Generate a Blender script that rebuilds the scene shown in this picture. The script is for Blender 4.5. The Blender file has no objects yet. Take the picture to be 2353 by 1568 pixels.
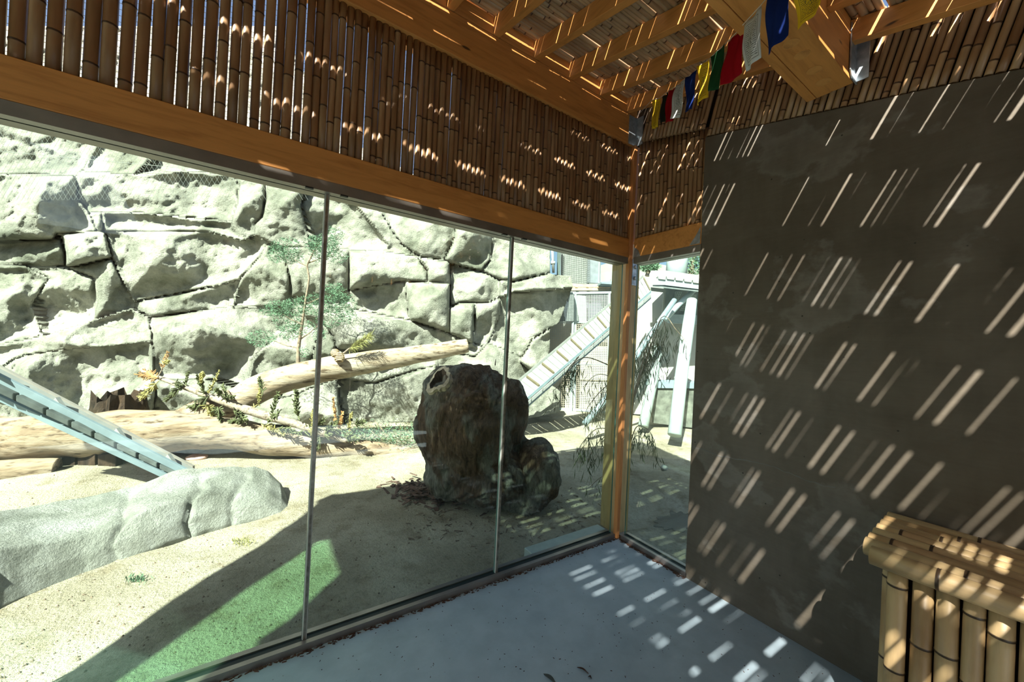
import bpy, math, random
import numpy as np
from mathutils import Vector, Matrix, noise

# ------------------------------------------------------------------ camera
SC = bpy.context.scene
COL = SC.collection
W, H = 2353.0, 1568.0
F, YAW, PITCH, ROLL = 857.5606, 0.98739, 0.00611, 0.0491
CX, CY, CZ = -2.5585, -2.1107, 1.6
ca, sa, cb, sb = math.cos(YAW), math.sin(YAW), math.cos(PITCH), math.sin(PITCH)
FW = Vector((ca*cb, sa*cb, sb))
r0 = Vector((sa, -ca, 0)); u0 = r0.cross(FW)
RT = r0*math.cos(ROLL) + u0*math.sin(ROLL)
UP = -r0*math.sin(ROLL) + u0*math.cos(ROLL)
CAM = Vector((CX, CY, CZ))
cd = bpy.data.cameras.new('camera'); co = bpy.data.objects.new('camera', cd); COL.objects.link(co)
cd.sensor_width = 36; cd.lens = F/W*36; cd.clip_start = 0.02; cd.clip_end = 300
mw = Matrix((RT, UP, -FW)).transposed().to_4x4(); mw.translation = CAM
co.matrix_world = mw
SC.camera = co

# ------------------------------------------------------------------ light
SUN = Vector((0.80, 0.48, -1.0)).normalized()
w = bpy.data.worlds.new('world'); SC.world = w; w.use_nodes = True
nt = w.node_tree; nt.nodes.clear()
sky = nt.nodes.new('ShaderNodeTexSky'); sky.sky_type = 'NISHITA'; sky.sun_disc = False
sky.sun_elevation = math.radians(47); sky.sun_rotation = math.atan2(-0.80, -0.48)
sky.air_density = 1.0; sky.dust_density = 2.5; sky.ozone_density = 1.0
bg = nt.nodes.new('ShaderNodeBackground'); bg.inputs[1].default_value = 0.235
wo = nt.nodes.new('ShaderNodeOutputWorld')
nt.links.new(sky.outputs[0], bg.inputs[0]); nt.links.new(bg.outputs[0], wo.inputs[0])
sl = bpy.data.lights.new('sun', 'SUN'); sl.energy = 27.0; sl.angle = math.radians(0.53); sl.color = (1.0, 0.955, 0.88)
so = bpy.data.objects.new('sun', sl); COL.objects.link(so)
so.rotation_euler = SUN.to_track_quat('-Z', 'Y').to_euler(); so.location = (-6, -5, 9)
SC.view_settings.view_transform = 'Standard'; SC.view_settings.look = 'None'
SC.view_settings.gamma = 1; SC.view_settings.use_curve_mapping = False
SC.view_settings.exposure = 0.0
SC.cycles.max_bounces = 10; SC.cycles.diffuse_bounces = 5; SC.cycles.transparent_max_bounces = 24
SC.cycles.sample_clamp_indirect = 6.0

rnd = random.Random(7)

# ------------------------------------------------------------------ helpers
def at(px, py, d):                       # the point seen at (px, py) lying d metres in front of the camera
    return CAM + (FW + RT*((px-W/2)/F) - UP*((py-H/2)/F))*d
def onplane(px, py, ax, v):
    dr = at(px, py, 1.0) - CAM
    return CAM + dr*((v-CAM[ax])/dr[ax])
def gnd(px, py, z=0.0):
    return onplane(px, py, 2, z)
def nz(p, s=1.0, o=0.0):
    return noise.noise(Vector((p[0]*s+o, p[1]*s+o*.7, p[2]*s-o)))
def fbm(p, s=1.0, oct=4, o=0.0):
    a = 0; amp = 1; t = 0
    for i in range(oct):
        a += amp*nz(p, s, o+i*3.1); t += amp; s *= 2.1; amp *= .5
    return a/t

class MB:
    def __init__(s): s.v = []; s.f = []; s.m = []
    def add(s, vs, fs, mi=0):
        n = len(s.v); s.v += [tuple(v) for v in vs]
        for f in fs: s.f.append(tuple(i+n for i in f)); s.m.append(mi)
        return s
    def box(s, x0, x1, y0, y1, z0, z1, mi=0):
        return s.add([(x0,y0,z0),(x1,y0,z0),(x1,y1,z0),(x0,y1,z0),(x0,y0,z1),(x1,y0,z1),(x1,y1,z1),(x0,y1,z1)],
            [(0,3,2,1),(4,5,6,7),(0,1,5,4),(1,2,6,5),(2,3,7,6),(3,0,4,7)], mi)
    def hexa(s, a, b, mi=0):             # two matching quads joined into a solid
        return s.add(list(a)+list(b), [(3,2,1,0),(4,5,6,7),(0,1,5,4),(1,2,6,5),(2,3,7,6),(3,0,4,7)], mi)
    def bar(s, a, b, wd, ht, up=Vector((0,0,1)), mi=0):
        a = Vector(a); b = Vector(b); d = (b-a).normalized(); sx = d.cross(up)
        sx = sx.normalized() if sx.length > 1e-6 else Vector((1,0,0)); uy = sx.cross(d)
        q = lambda c: [c-sx*wd/2-uy*ht/2, c+sx*wd/2-uy*ht/2, c+sx*wd/2+uy*ht/2, c-sx*wd/2+uy*ht/2]
        return s.hexa(q(a), q(b), mi)
    def prism(s, pts, t, mi=0):          # polygon with thickness vector t
        n = len(pts); t = Vector(t); P = [Vector(p) for p in pts]
        return s.add(P+[p+t for p in P], [tuple(range(n))[::-1], tuple(range(n, 2*n))]+[(i,(i+1)%n,n+(i+1)%n,n+i) for i in range(n)], mi)
    def tube(s, pts, rads, n=8, mi=0, cap=True, wob=0, seed=0):
        pts = [Vector(p) for p in pts]; vs = []; fs = []
        ref = Vector((0,0,1)) if abs((pts[-1]-pts[0]).normalized().z) < .9 else Vector((1,0,0))
        for i, p in enumerate(pts):
            d = (pts[min(i+1,len(pts)-1)]-pts[max(i-1,0)]).normalized()
            a = d.cross(ref).normalized(); b = a.cross(d)
            for k in range(n):
                t = 2*math.pi*k/n; r = rads[i] if hasattr(rads, '__len__') else rads
                q = p+(a*math.cos(t)+b*math.sin(t))*r
                if wob: q += (q-p)*wob*nz(q, 4/max(r*8,.2), seed)
                vs.append(q)
        for i in range(len(pts)-1):
            for k in range(n):
                k2 = (k+1)%n; fs.append((i*n+k, i*n+k2, (i+1)*n+k2, (i+1)*n+k))
        if cap:
            fs.append(tuple(range(n))[::-1]); fs.append(tuple((len(pts)-1)*n+k for k in range(n)))
        return s.add(vs, fs, mi)
    def octa(s, c, ax, r, l, mi=0):      # small pointed leaf or blob
        c = Vector(c); ax = Vector(ax).normalized(); a = ax.orthogonal().normalized(); b = ax.cross(a)
        v = [c, c+ax*l*.45+a*r, c+ax*l*.45+b*r, c+ax*l*.45-a*r, c+ax*l*.45-b*r, c+ax*l]
        return s.add(v, [(0,2,1),(0,3,2),(0,4,3),(0,1,4),(5,1,2),(5,2,3),(5,3,4),(5,4,1)], mi)
    def leaf(s, c, d, wd, l, side=None, droop=0, mi=0):
        c = Vector(c); d = Vector(d).normalized(); sd = (side or d.cross(Vector((rnd.uniform(-1,1),rnd.uniform(-1,1),.3)))).normalized()
        m = c+d*l*.5; e = c+d*l+Vector((0,0,-droop*l)); n = d.cross(sd).normalized()*wd*.12
        return s.add([c, m+sd*wd/2+n, e, m-sd*wd/2+n], [(0,1,2),(0,2,3)], mi)
    def mesh(s, name, mats, off=None, smooth=False):
        me = bpy.data.meshes.new(name)
        vs = s.v if off is None else [(v[0]-off[0], v[1]-off[1], v[2]-off[2]) for v in s.v]
        me.from_pydata(vs, [], s.f)
        for m in (mats if isinstance(mats, (list, tuple)) else [mats]): me.materials.append(m)
        me.polygons.foreach_set('material_index', s.m)
        if smooth: me.polygons.foreach_set('use_smooth', [True]*len(me.polygons))
        me.update(); return me

def tag(o, label=None, cat=None, group=None, kind=None):
    if label: o['label'] = label
    if cat: o['category'] = cat
    if group: o['group'] = group
    if kind: o['kind'] = kind
    return o
def thing(name, loc=(0,0,0), label=None, cat=None, group=None, kind=None):
    o = bpy.data.objects.new(name, None); COL.objects.link(o); o.location = loc; o.empty_display_size = .1
    return tag(o, label, cat, group, kind)
def wloc(o):
    v = Vector(o.location)
    while o.parent: o = o.parent; v += Vector(o.location)
    return v
def part(name, mb, mat, parent=None, smooth=False, label=None, kind=None, bevel=0):
    if parent is not None: off = wloc(parent); lo = (0,0,0)
    else:
        a = np.array(mb.v); off = (a.min(0)+a.max(0))/2; off[2] = a[:,2].min(); lo = off
    o = bpy.data.objects.new(name, mb.mesh(name, mat, off, smooth)); COL.objects.link(o); o.location = lo
    if parent is not None: o.parent = parent
    if bevel:
        b = o.modifiers.new('bevel', 'BEVEL'); b.width = bevel; b.segments = 2; b.limit_method = 'ANGLE'
    return tag(o, label, kind=kind)
def inst(name, me, parent, loc, rot=None, scale=None):
    o = bpy.data.objects.new(name, me); COL.objects.link(o); o.parent = parent
    o.location = Vector(loc)-wloc(parent)
    o.rotation_mode = 'ZYX'
    if rot: o.rotation_euler = rot
    if scale: o.scale = scale
    return o

# ------------------------------------------------------------------ materials
def nmat(name):
    m = bpy.data.materials.new(name); m.use_nodes = True; t = m.node_tree
    return m, t, t.nodes['Principled BSDF']
def N(t, ty, **k):
    n = t.nodes.new(ty)
    for a, b in k.items():
        if a.startswith('i_'): n.inputs[a[2:].replace('_', ' ')].default_value = b
        else: setattr(n, a, b)
    return n
def ramp(t, src, stops):
    r = t.nodes.new('ShaderNodeValToRGB'); e = r.color_ramp.elements
    while len(e) < len(stops): e.new(.5)
    for x, (p, c) in zip(e, stops): x.position = p; x.color = (*c, 1) if len(c) == 3 else c
    t.links.new(src, r.inputs[0]); return r.outputs[0]
def mapped(t, scale=(1,1,1), coord='Object', rnd_off=False):
    tc = t.nodes.new('ShaderNodeTexCoord'); mp = t.nodes.new('ShaderNodeMapping'); mp.inputs['Scale'].default_value = scale
    t.links.new(tc.outputs[coord], mp.inputs[0])
    if rnd_off:
        oi = t.nodes.new('ShaderNodeObjectInfo'); mu = N(t, 'ShaderNodeMath', operation='MULTIPLY'); mu.inputs[1].default_value = 37.0
        t.links.new(oi.outputs['Random'], mu.inputs[0]); t.links.new(mu.outputs[0], mp.inputs['Location'])
    return mp.outputs[0]
def noi(t, vec, scale, detail=5, rough=.55, dist=0):
    n = t.nodes.new('ShaderNodeTexNoise'); n.inputs['Scale'].default_value = scale; n.inputs['Detail'].default_value = detail
    n.inputs['Roughness'].default_value = rough; n.inputs['Distortion'].default_value = dist
    if vec is not None: t.links.new(vec, n.inputs['Vector'])
    return n.outputs['Fac']
def mixc(t, f, a, b, mode='MIX'):
    m = t.nodes.new('ShaderNodeMix'); m.data_type = 'RGBA'; m.blend_type = mode
    for s, v in ((m.inputs[0], f), (m.inputs[6], a), (m.inputs[7], b)):
        if hasattr(v, 'is_output') or isinstance(v, bpy.types.NodeSocket): t.links.new(v, s)
        elif isinstance(v, (int, float)): s.default_value = v
        else: s.default_value = (*v, 1)
    return m.outputs[2]
def bump(t, b, h, st=.3, dist=.02):
    n = t.nodes.new('ShaderNodeBump'); n.inputs['Strength'].default_value = st; n.inputs['Distance'].default_value = dist
    t.links.new(h, n.inputs['Height']); t.links.new(n.outputs[0], b.inputs['Normal'])
def simple(name, col, rough=.7, metal=0, spec=.4, var=.12, scale=8, bst=0.15, bscale=60):
    m, t, b = nmat(name); v = mapped(t); n = noi(t, v, scale)
    lo = tuple(c*(1-var*1.6) for c in col); hi = tuple(min(1, c*(1+var)) for c in col)
    t.links.new(ramp(t, n, [(.3, lo), (.7, hi)]), b.inputs['Base Color'])
    b.inputs['Roughness'].default_value = rough; b.inputs['Metallic'].default_value = metal; b.inputs['Specular IOR Level'].default_value = spec
    if bst: bump(t, b, noi(t, v, bscale, 3), bst, .004)
    return m

def wood_mat(name, base, dark, grain=(1,1,1), knots=True, rough=.55):
    m, t, b = nmat(name); v = mapped(t, grain, rnd_off=True)
    g = noi(t, v, 5, 6, .6, .6); g2 = noi(t, v, 22, 4, .6, .2)
    c = ramp(t, g, [(.25, dark), (.5, base), (.8, tuple(min(1, x*1.12) for x in base))])
    c = mixc(t, .25, c, ramp(t, g2, [(.35, dark), (.6, base)]), 'MULTIPLY')
    c = mixc(t, 1.0, c, (1.25,1.25,1.25), 'MULTIPLY')
    if knots:
        v2 = mapped(t, tuple(max(.3, x*.35+.5) for x in grain), rnd_off=True)
        vo = t.nodes.new('ShaderNodeTexVoronoi'); vo.inputs['Scale'].default_value = 2.2; t.links.new(v2, vo.inputs['Vector'])
        k = ramp(t, vo.outputs['Distance'], [(.035, (1,1,1)), (.06, (0,0,0))])
        c = mixc(t, k, c, tuple(x*.25 for x in dark))
    t.links.new(c, b.inputs['Base Color']); b.inputs['Roughness'].default_value = rough
    bump(t, b, g2, .12, .003); return m

def bamboo_mat(name, a, bb, node):
    m, t, b = nmat(name); oi = t.nodes.new('ShaderNodeObjectInfo')
    v = mapped(t, (1,1,.12), rnd_off=True); n = noi(t, v, 30, 5, .6)
    base = ramp(t, oi.outputs['Random'], [(0, a), (.35, bb), (.7, tuple((x+y)/2*1.08 for x, y in zip(a, bb))), (1, tuple(x*1.2 for x in bb))])
    c = mixc(t, .55, base, ramp(t, n, [(.3, (.55,.5,.45)), (.6, (1.05,1.05,1.0))]), 'MULTIPLY')
    vs = mapped(t, (1,1,.5), rnd_off=True)
    c = mixc(t, .5, c, ramp(t, noi(t, vs, 5, 3), [(.38, (.55,.42,.32)), (.52, (1,1,1))]), 'MULTIPLY')
    at_ = t.nodes.new('ShaderNodeAttribute'); at_.attribute_name = 'band'
    c = mixc(t, at_.outputs['Fac'], c, node)
    t.links.new(c, b.inputs['Base Color']); b.inputs['Roughness'].default_value = .42; b.inputs['Specular IOR Level'].default_value = .45
    bump(t, b, noi(t, v, 80, 3), .1, .002); return m

BAM_A = bamboo_mat('bamboo_wall', (.30,.165,.075), (.36,.225,.115), (.06,.03,.015))
BAM_R = bamboo_mat('bamboo_roof', (.34,.215,.115), (.42,.29,.165), (.07,.035,.02))
BAM_X = bamboo_mat('bamboo_box', (.41,.275,.125), (.49,.36,.19), (.05,.03,.015))
GLU = wood_mat('beam_wood', (.54,.255,.066), (.37,.155,.035), (.7,6,6))
GLUY = wood_mat('rafter_wood', (.53,.25,.066), (.36,.155,.035), (6,.7,6))
POSTW = wood_mat('outdoor_post_wood', (.40,.30,.13), (.22,.16,.06), (9,9,.7))
STRIP = wood_mat('corner_wood', (.50,.23,.075), (.30,.12,.04), (9,9,.7), knots=True)
DARKW = simple('dark_backing', (.05,.03,.018), .9)
STEEL = simple('sill_steel', (.30,.27,.25), .38, .75, .5, .2, 4, .1)
STEELG = simple('header_steel', (.24,.22,.19), .45, .55, .5, .2, 4, .1)
GALV = simple('galvanised', (.42,.47,.50), .45, .6, .5, .25, 25, .1)
RUBB = simple('black_gasket', (.012,.02,.02), .5)

# concrete
def concrete():
    m, t, b = nmat('concrete_wall'); v = mapped(t)
    big = noi(t, v, .9, 6, .6, .4); mid = noi(t, v, 4.5, 6, .62, .5)
    c = ramp(t, big, [(.28, (.092,.074,.05)), (.5, (.128,.108,.08)), (.72, (.155,.136,.11))])
    c = mixc(t, .55, c, ramp(t, mid, [(.3, (.62,.6,.56)), (.55, (1,1,1)), (.75, (1.12,1.12,1.12))]), 'MULTIPLY')
    vo = t.nodes.new('ShaderNodeTexNoise'); vo.inputs['Scale'].default_value = 2.3; vo.inputs['Detail'].default_value = 7; vo.inputs['Roughness'].default_value = .55
    mp = mapped(t, (1,1.0,1.2)); t.links.new(mp, vo.inputs['Vector'])
    patch = ramp(t, vo.outputs['Fac'], [(.57, (0,0,0)), (.61, (.3,.3,.3)), (.68, (.12,.12,.12))])
    c = mixc(t, patch, c, (.30,.29,.26))
    st = noi(t, mapped(t, (1,3.2,.25)), 2, 4)
    c = mixc(t, .4, c, ramp(t, st, [(.35, (.7,.68,.62)), (.6, (1.05,1.05,1.05))]), 'MULTIPLY')
    fh = noi(t, mapped(t, (1,.6,12)), 6, 3)
    c = mixc(t, .25, c, ramp(t, fh, [(.35, (.8,.8,.8)), (.6, (1.05,1.05,1.05))]), 'MULTIPLY')
    pit = t.nodes.new('ShaderNodeTexVoronoi'); pit.inputs['Scale'].default_value = 9; t.links.new(mapped(t), pit.inputs['Vector'])
    pk = ramp(t, pit.outputs['Distance'], [(.03, (1,1,1)), (.05, (0,0,0))]); c = mixc(t, pk, c, (.03,.028,.02))
    t.links.new(c, b.inputs['Base Color']); b.inputs['Roughness'].default_value = .62; b.inputs['Specular IOR Level'].default_value = .35
    bump(t, b, noi(t, v, 14, 6), .18, .01); return m
CONC = concrete()
def floorm():
    m, t, b = nmat('floor_concrete'); v = mapped(t)
    c = ramp(t, noi(t, v, 1.6, 7, .6, .3), [(.3, (.27,.345,.39)), (.55, (.34,.425,.475)), (.75, (.39,.47,.52))])
    c = mixc(t, .5, c, ramp(t, noi(t, v, 9, 6), [(.35, (.8,.8,.8)), (.6, (1.03,1.03,1.03))]), 'MULTIPLY')
    vo = t.nodes.new('ShaderNodeTexVoronoi'); vo.inputs['Scale'].default_value = 22; vo.inputs['Randomness'].default_value = 1; t.links.new(v, vo.inputs['Vector'])
    c = mixc(t, ramp(t, vo.outputs['Distance'], [(.04, (.8,.8,.8)), (.07, (0,0,0))]), c, (.12,.10,.08))
    t.links.new(c, b.inputs['Base Color']); b.inputs['Roughness'].default_value = .58
    bump(t, b, noi(t, v, 30, 5), .1, .005); return m
FLOORM = floorm()
def sandm():
    m, t, b = nmat('sand'); v = mapped(t)
    c = ramp(t, noi(t, v, 1.3, 7, .62), [(.3, (.22,.195,.14)), (.5, (.335,.31,.235)), (.7, (.44,.42,.34))])
    c = mixc(t, .55, c, ramp(t, noi(t, v, 38, 4, .7), [(.3, (.5,.46,.4)), (.5, (1,1,1)), (.75, (1.12,1.1,1.05))]), 'MULTIPLY')
    c = mixc(t, .5, c, ramp(t, noi(t, v, 5, 5, .7), [(.36, (.5,.42,.33)), (.48, (1,1,1))]), 'MULTIPLY')
    t.links.new(c, b.inputs['Base Color']); b.inputs['Roughness'].default_value = .95; b.inputs['Specular IOR Level'].default_value = .1
    h = N(t, 'ShaderNodeMath', operation='ADD'); t.links.new(noi(t, v, 9, 5, .6), h.inputs[0]); t.links.new(noi(t, v, 60, 4, .7), h.inputs[1])
    bump(t, b, h.outputs[0], .8, .03); return m
SAND = sandm()
def rockm(name, lo, mid, hi, stain=.6, sc=1.0):
    m, t, b = nmat(name); v = mapped(t); vr = mapped(t, rnd_off=True)
    c = ramp(t, noi(t, v, 1.7*sc, 8, .62, .5), [(.3, lo), (.48, mid), (.66, hi)])
    c = mixc(t, stain, c, ramp(t, noi(t, vr, .8*sc, 4, .55, .8), [(.36, (.55,.58,.52)), (.50, (1,1,1)), (.8, (1.08,1.08,1.05))]), 'MULTIPLY')
    c = mixc(t, .5, c, ramp(t, noi(t, v, 16*sc, 6, .7), [(.32, (.6,.6,.58)), (.52, (1,1,1))]), 'MULTIPLY')
    c = mixc(t, .3, c, ramp(t, noi(t, v, 75*sc, 3, .7), [(.3, (.5,.5,.5)), (.55, (1.05,1.05,1.05))]), 'MULTIPLY')
    t.links.new(c, b.inputs['Base Color']); b.inputs['Roughness'].default_value = .9; b.inputs['Specular IOR Level'].default_value = .2
    h = N(t, 'ShaderNodeMath', operation='ADD'); t.links.new(noi(t, v, 6*sc, 8, .65, .3), h.inputs[0]); t.links.new(noi(t, v, 34*sc, 5, .7), h.inputs[1])
    bump(t, b, h.outputs[0], .75, .05); return m
ROCK = rockm('cliff_rock', (.15,.155,.125), (.29,.29,.245), (.42,.41,.355), .85)
ROCKF = rockm('boulder_rock', (.20,.21,.18), (.29,.30,.27), (.39,.405,.385), .5, 1.6)
def logm(name, lo, mid, hi, st=(3,3,3)):
    m, t, b = nmat(name); v = mapped(t, st)
    c = ramp(t, noi(t, v, 2.2, 7, .62, .8), [(.3, lo), (.45, mid), (.68, hi)])
    w_ = t.nodes.new('ShaderNodeTexNoise'); w_.inputs['Scale'].default_value = 5; w_.inputs['Detail'].default_value = 8; w_.inputs['Roughness'].default_value = .68
    t.links.new(mapped(t, tuple(s*1.6 for s in st)), w_.inputs['Vector'])
    c = mixc(t, .9, c, ramp(t, w_.outputs['Fac'], [(.36, (.2,.15,.11)), (.46, (.85,.83,.8)), (.62, (1.1,1.08,1.05))]), 'MULTIPLY')
    t.links.new(c, b.inputs['Base Color']); b.inputs['Roughness'].default_value = .8; b.inputs['Specular IOR Level'].default_value = .2
    bump(t, b, w_.outputs['Fac'], .7, .03); return m
LOGM = logm('weathered_log', (.13,.085,.055), (.26,.20,.14), (.36,.31,.25), (.55,1.6,3))
LOGL = logm('pale_log', (.24,.17,.105), (.35,.285,.21), (.43,.385,.31), (.6,1.6,3))
LOGD = logm('dark_rotten_wood', (.008,.006,.004), (.03,.02,.013), (.075,.048,.03), (2,2,.8))
def stumpm():
    m, t, b = nmat('burl_wood'); v = mapped(t, (1,1,.55))
    s = t.nodes.new('ShaderNodeTexNoise'); s.inputs['Scale'].default_value = 2.3; s.inputs['Detail'].default_value = 5; s.inputs['Distortion'].default_value = 1.2
    t.links.new(v, s.inputs['Vector'])
    f = noi(t, mapped(t, (3.2,3.2,.9)), 7, 9, .72, 1.3)
    c1 = ramp(t, f, [(.3, (.02,.013,.009)), (.46, (.095,.06,.038)), (.64, (.20,.13,.085))])
    c2 = ramp(t, f, [(.3, (.035,.035,.03)), (.45, (.17,.17,.145)), (.65, (.32,.32,.28))])
    c = mixc(t, ramp(t, s.outputs['Fac'], [(.46, (0,0,0)), (.56, (1,1,1))]), c1, c2)
    t.links.new(c, b.inputs['Base Color']); b.inputs['Roughness'].default_value = .85; b.inputs['Specular IOR Level'].default_value = .25
    bump(t, b, f, 1.0, .06); return m
STUMP = stumpm()
def glassm(name, tint, refl=1.0, dust=.0):
    m = bpy.data.materials.new(name); m.use_nodes = True; t = m.node_tree; t.nodes.clear()
    out = t.nodes.new('ShaderNodeOutputMaterial'); tr = t.nodes.new('ShaderNodeBsdfTransparent'); gl = t.nodes.new('ShaderNodeBsdfGlossy')
    gl.inputs['Roughness'].default_value = .01; gl.inputs['Color'].default_value = (.95*refl,)*3+(1,)
    # Beer-Lambert: longer path at grazing angles (cosine inside the glass)
    ge = t.nodes.new('ShaderNodeNewGeometry'); dt = N(t, 'ShaderNodeVectorMath', operation='DOT_PRODUCT')
    t.links.new(ge.outputs['Normal'], dt.inputs[0]); t.links.new(ge.outputs['Incoming'], dt.inputs[1])
    sq = N(t, 'ShaderNodeMath', operation='MULTIPLY'); t.links.new(dt.outputs['Value'], sq.inputs[0]); t.links.new(dt.outputs['Value'], sq.inputs[1])
    s1 = N(t, 'ShaderNodeMath', operation='SUBTRACT'); s1.inputs[0].default_value = 1; t.links.new(sq.outputs[0], s1.inputs[1])
    s2 = N(t, 'ShaderNodeMath', operation='DIVIDE'); t.links.new(s1.outputs[0], s2.inputs[0]); s2.inputs[1].default_value = 2.31
    s3 = N(t, 'ShaderNodeMath', operation='SUBTRACT'); s3.inputs[0].default_value = 1; t.links.new(s2.outputs[0], s3.inputs[1])
    s4 = N(t, 'ShaderNodeMath', operation='POWER'); t.links.new(s3.outputs[0], s4.inputs[0]); s4.inputs[1].default_value = -.5
    ab = N(t, 'ShaderNodeMath', operation='ABSOLUTE'); t.links.new(dt.outputs['Value'], ab.inputs[0])
    om = N(t, 'ShaderNodeMath', operation='SUBTRACT'); om.inputs[0].default_value = 1; t.links.new(ab.outputs[0], om.inputs[1])
    p5 = N(t, 'ShaderNodeMath', operation='POWER'); t.links.new(om.outputs[0], p5.inputs[0]); p5.inputs[1].default_value = 5
    fr = N(t, 'ShaderNodeMath', operation='MULTIPLY_ADD'); t.links.new(p5.outputs[0], fr.inputs[0]); fr.inputs[1].default_value = .6; fr.inputs[2].default_value = .035
    cc = t.nodes.new('ShaderNodeCombineColor')
    for i, ch in enumerate(('Red', 'Green', 'Blue')):
        pw = N(t, 'ShaderNodeMath', operation='POWER'); pw.inputs[0].default_value = tint[i]; t.links.new(s4.outputs[0], pw.inputs[1]); t.links.new(pw.outputs[0], cc.inputs[ch])
    t.links.new(cc.outputs[0], tr.inputs[0])
    mx = t.nodes.new('ShaderNodeMixShader'); t.links.new(fr.outputs[0], mx.inputs[0]); t.links.new(tr.outputs[0], mx.inputs[1]); t.links.new(gl.outputs[0], mx.inputs[2])
    last = mx.outputs[0]
    if dust:
        df = t.nodes.new('ShaderNodeBsdfDiffuse'); df.inputs[0].default_value = (.8,.82,.8,1); m2 = t.nodes.new('ShaderNodeMixShader')
        t.links.new(ramp(t, noi(t, mapped(t), 2.5, 6), [(.4, (0,0,0)), (.75, (dust*2,)*3)]), m2.inputs[0])
        t.links.new(last, m2.inputs[1]); t.links.new(df.outputs[0], m2.inputs[2]); last = m2.outputs[0]
    t.links.new(last, out.inputs[0]); return m
GLASS = glassm('clear_glass', (.845,.915,.87), 1, .006)
GLASSG = glassm('green_glass', (.835,.935,.865))
GEDGE = simple('glass_edge', (.05,.16,.13), .2, 0, .6)
MULL = simple('mullion_metal', (.30,.28,.24), .3, .7, .5, .3, 30)
MULLE = simple('silicone_bead', (.62,.66,.62), .4)

# ------------------------------------------------------------------ setting
SL = 0.245                                    # roof pitch, falls towards -y
def rz(y): return 3.578 + SL*y                # underside of rafters
o = part('floor', MB().box(-5.3, 0.0, -5.0, 0.0, -.25, 0), FLOORM, kind='structure')
cw = MB().prism([(0,-.61,-.25),(0,-.61,3.28-.61*.224),(0,-5,3.28-5*.224),(0,-5,-.25)], (.28,0,0))
wr = part('wall_right', cw, CONC, kind='structure', bevel=.006)
# thin mortar ridge left by the formwork across the wall
ck = MB(); pr = None
for i in range(41):
    u = i/40; a_ = onplane(1590+330*u, 1024+95*u+5*math.sin(u*9)+4*noise.noise(Vector((u*18,0,0))), 0, 0)
    h_ = .002+.006*abs(noise.noise(Vector((u*14,3,0))))
    if pr: ck.hexa([(-.0018,pr[0].y,pr[0].z-pr[1]),(-.0018,a_.y,a_.z-h_),(-.0018,a_.y,a_.z+h_),(-.0018,pr[0].y,pr[0].z+pr[1])],[(.001,pr[0].y,pr[0].z-pr[1]),(.001,a_.y,a_.z-h_),(.001,a_.y,a_.z+h_),(.001,pr[0].y,pr[0].z+pr[1])])
    pr = (a_, h_)
part('mortar_ridge', ck, simple('mortar_grey', (.17,.165,.15), .8), wr)
# unseen left panels, opening shaped to cast the green sun patch and shadow edge
xl = -5.0
S1 = lambda z: -.68+(z-2.15)*.474
E1 = lambda z: -.885+(z-2.36)*.25
E2 = lambda z: -1.377+(z-2.95)*.307
wl = thing('sun_mask_wall', (xl,-2.5,0), kind='structure')
PNL = simple('mask_board', (.20,.17,.13), .8)
zb = 1.25
part('panel', MB().prism([(xl,S1(zb)-.0,zb),(xl,S1(3.88),3.88),(xl,E1(3.66),3.66),(xl,E1(zb)-.05,zb)], (-.05,0,0)), PNL, wl)
part('panel', MB().prism([(xl,E2(zb),zb),(xl,E2(3.7),3.7),(xl,-5,3.7),(xl,-5,zb)], (-.05,0,0)), PNL, wl)
part('panel', MB().box(xl-.05, xl, -5, S1(zb), -.2, zb), PNL, wl)
part('glass_pane', MB().prism([(xl-.02,E2(zb),zb),(xl-.02,E1(zb),zb),(xl-.02,E1(3.66),3.66),(xl-.02,E2(3.66),3.66)], (-.01,0,0)), GLASSG, wl, label='added green pane tinting the sun patch')  # two unseen panes added to tint the sun patch green
part('glass_pane', MB().prism([(xl-.035,E2(zb),zb),(xl-.035,E1(zb),zb),(xl-.035,E1(3.66),3.66),(xl-.035,E2(3.66),3.66)], (-.01,0,0)), GLASSG, wl)
# solid roof slab over the left end, unseen, shaped for the sun's shadow edges
sr = MB()
a = [(-5.04,.13,3.68),(-3.8,.13,3.68),(-3.8,-4.6,3.68),(-5.04,-4.6,3.68)]
sr.prism(a, (0,0,.18)); part('ceiling', sr, simple('roof_board', (.33,.19,.08), .8), kind='structure')

part('sun_baffle', MB().box(-5.0, 0, -4.66, -4.62, 1.75, 2.75), simple('baffle_board', (.30,.17,.07), .7), kind='structure')  # unseen board added to keep sun off the rear floor

part('reflection_block', MB().box(-1.3, .28, -4.80, -4.68, -.1, 2.6), CONC, kind='structure')  # unseen wall piece added to block the sky's reflection in the glass

# ------------------------------------------------------------------ window walls
def pane(x0, x1, y0, y1, z0, z1, par):
    mb = MB().box(x0, x1, y0, y1, z0, z1, 0)
    o = part('glass_pane', mb, [GLASS, GEDGE], par)
    dx, dy = x1-x0, y1-y0
    for p in o.data.polygons:
        n = p.normal; big = abs(n.y) > .9 if dx > dy else abs(n.x) > .9
        p.material_index = 0 if big else 1
    return o
M1, M2 = -2.325, -1.1754
w1 = thing('window_1', (-1.7,.05,0), kind='structure')
for x0, x1 in ((-3.88,M1-.012),(M1+.012,M2-.012),(M2+.012,-.035)): pane(x0, x1, .045, .057, .02, 2.36, w1)
for mx in (M1, M2):
    o = part('mullion', MB().box(mx-.006, mx+.006, .030, .062, .03, 2.33), MULL, w1)
    part('silicone_bead', MB().box(mx-.011, mx-.006, .038, .060, .03, 2.33).box(mx+.006, mx+.011, .038, .060, .03, 2.33), MULLE, w1)
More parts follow.
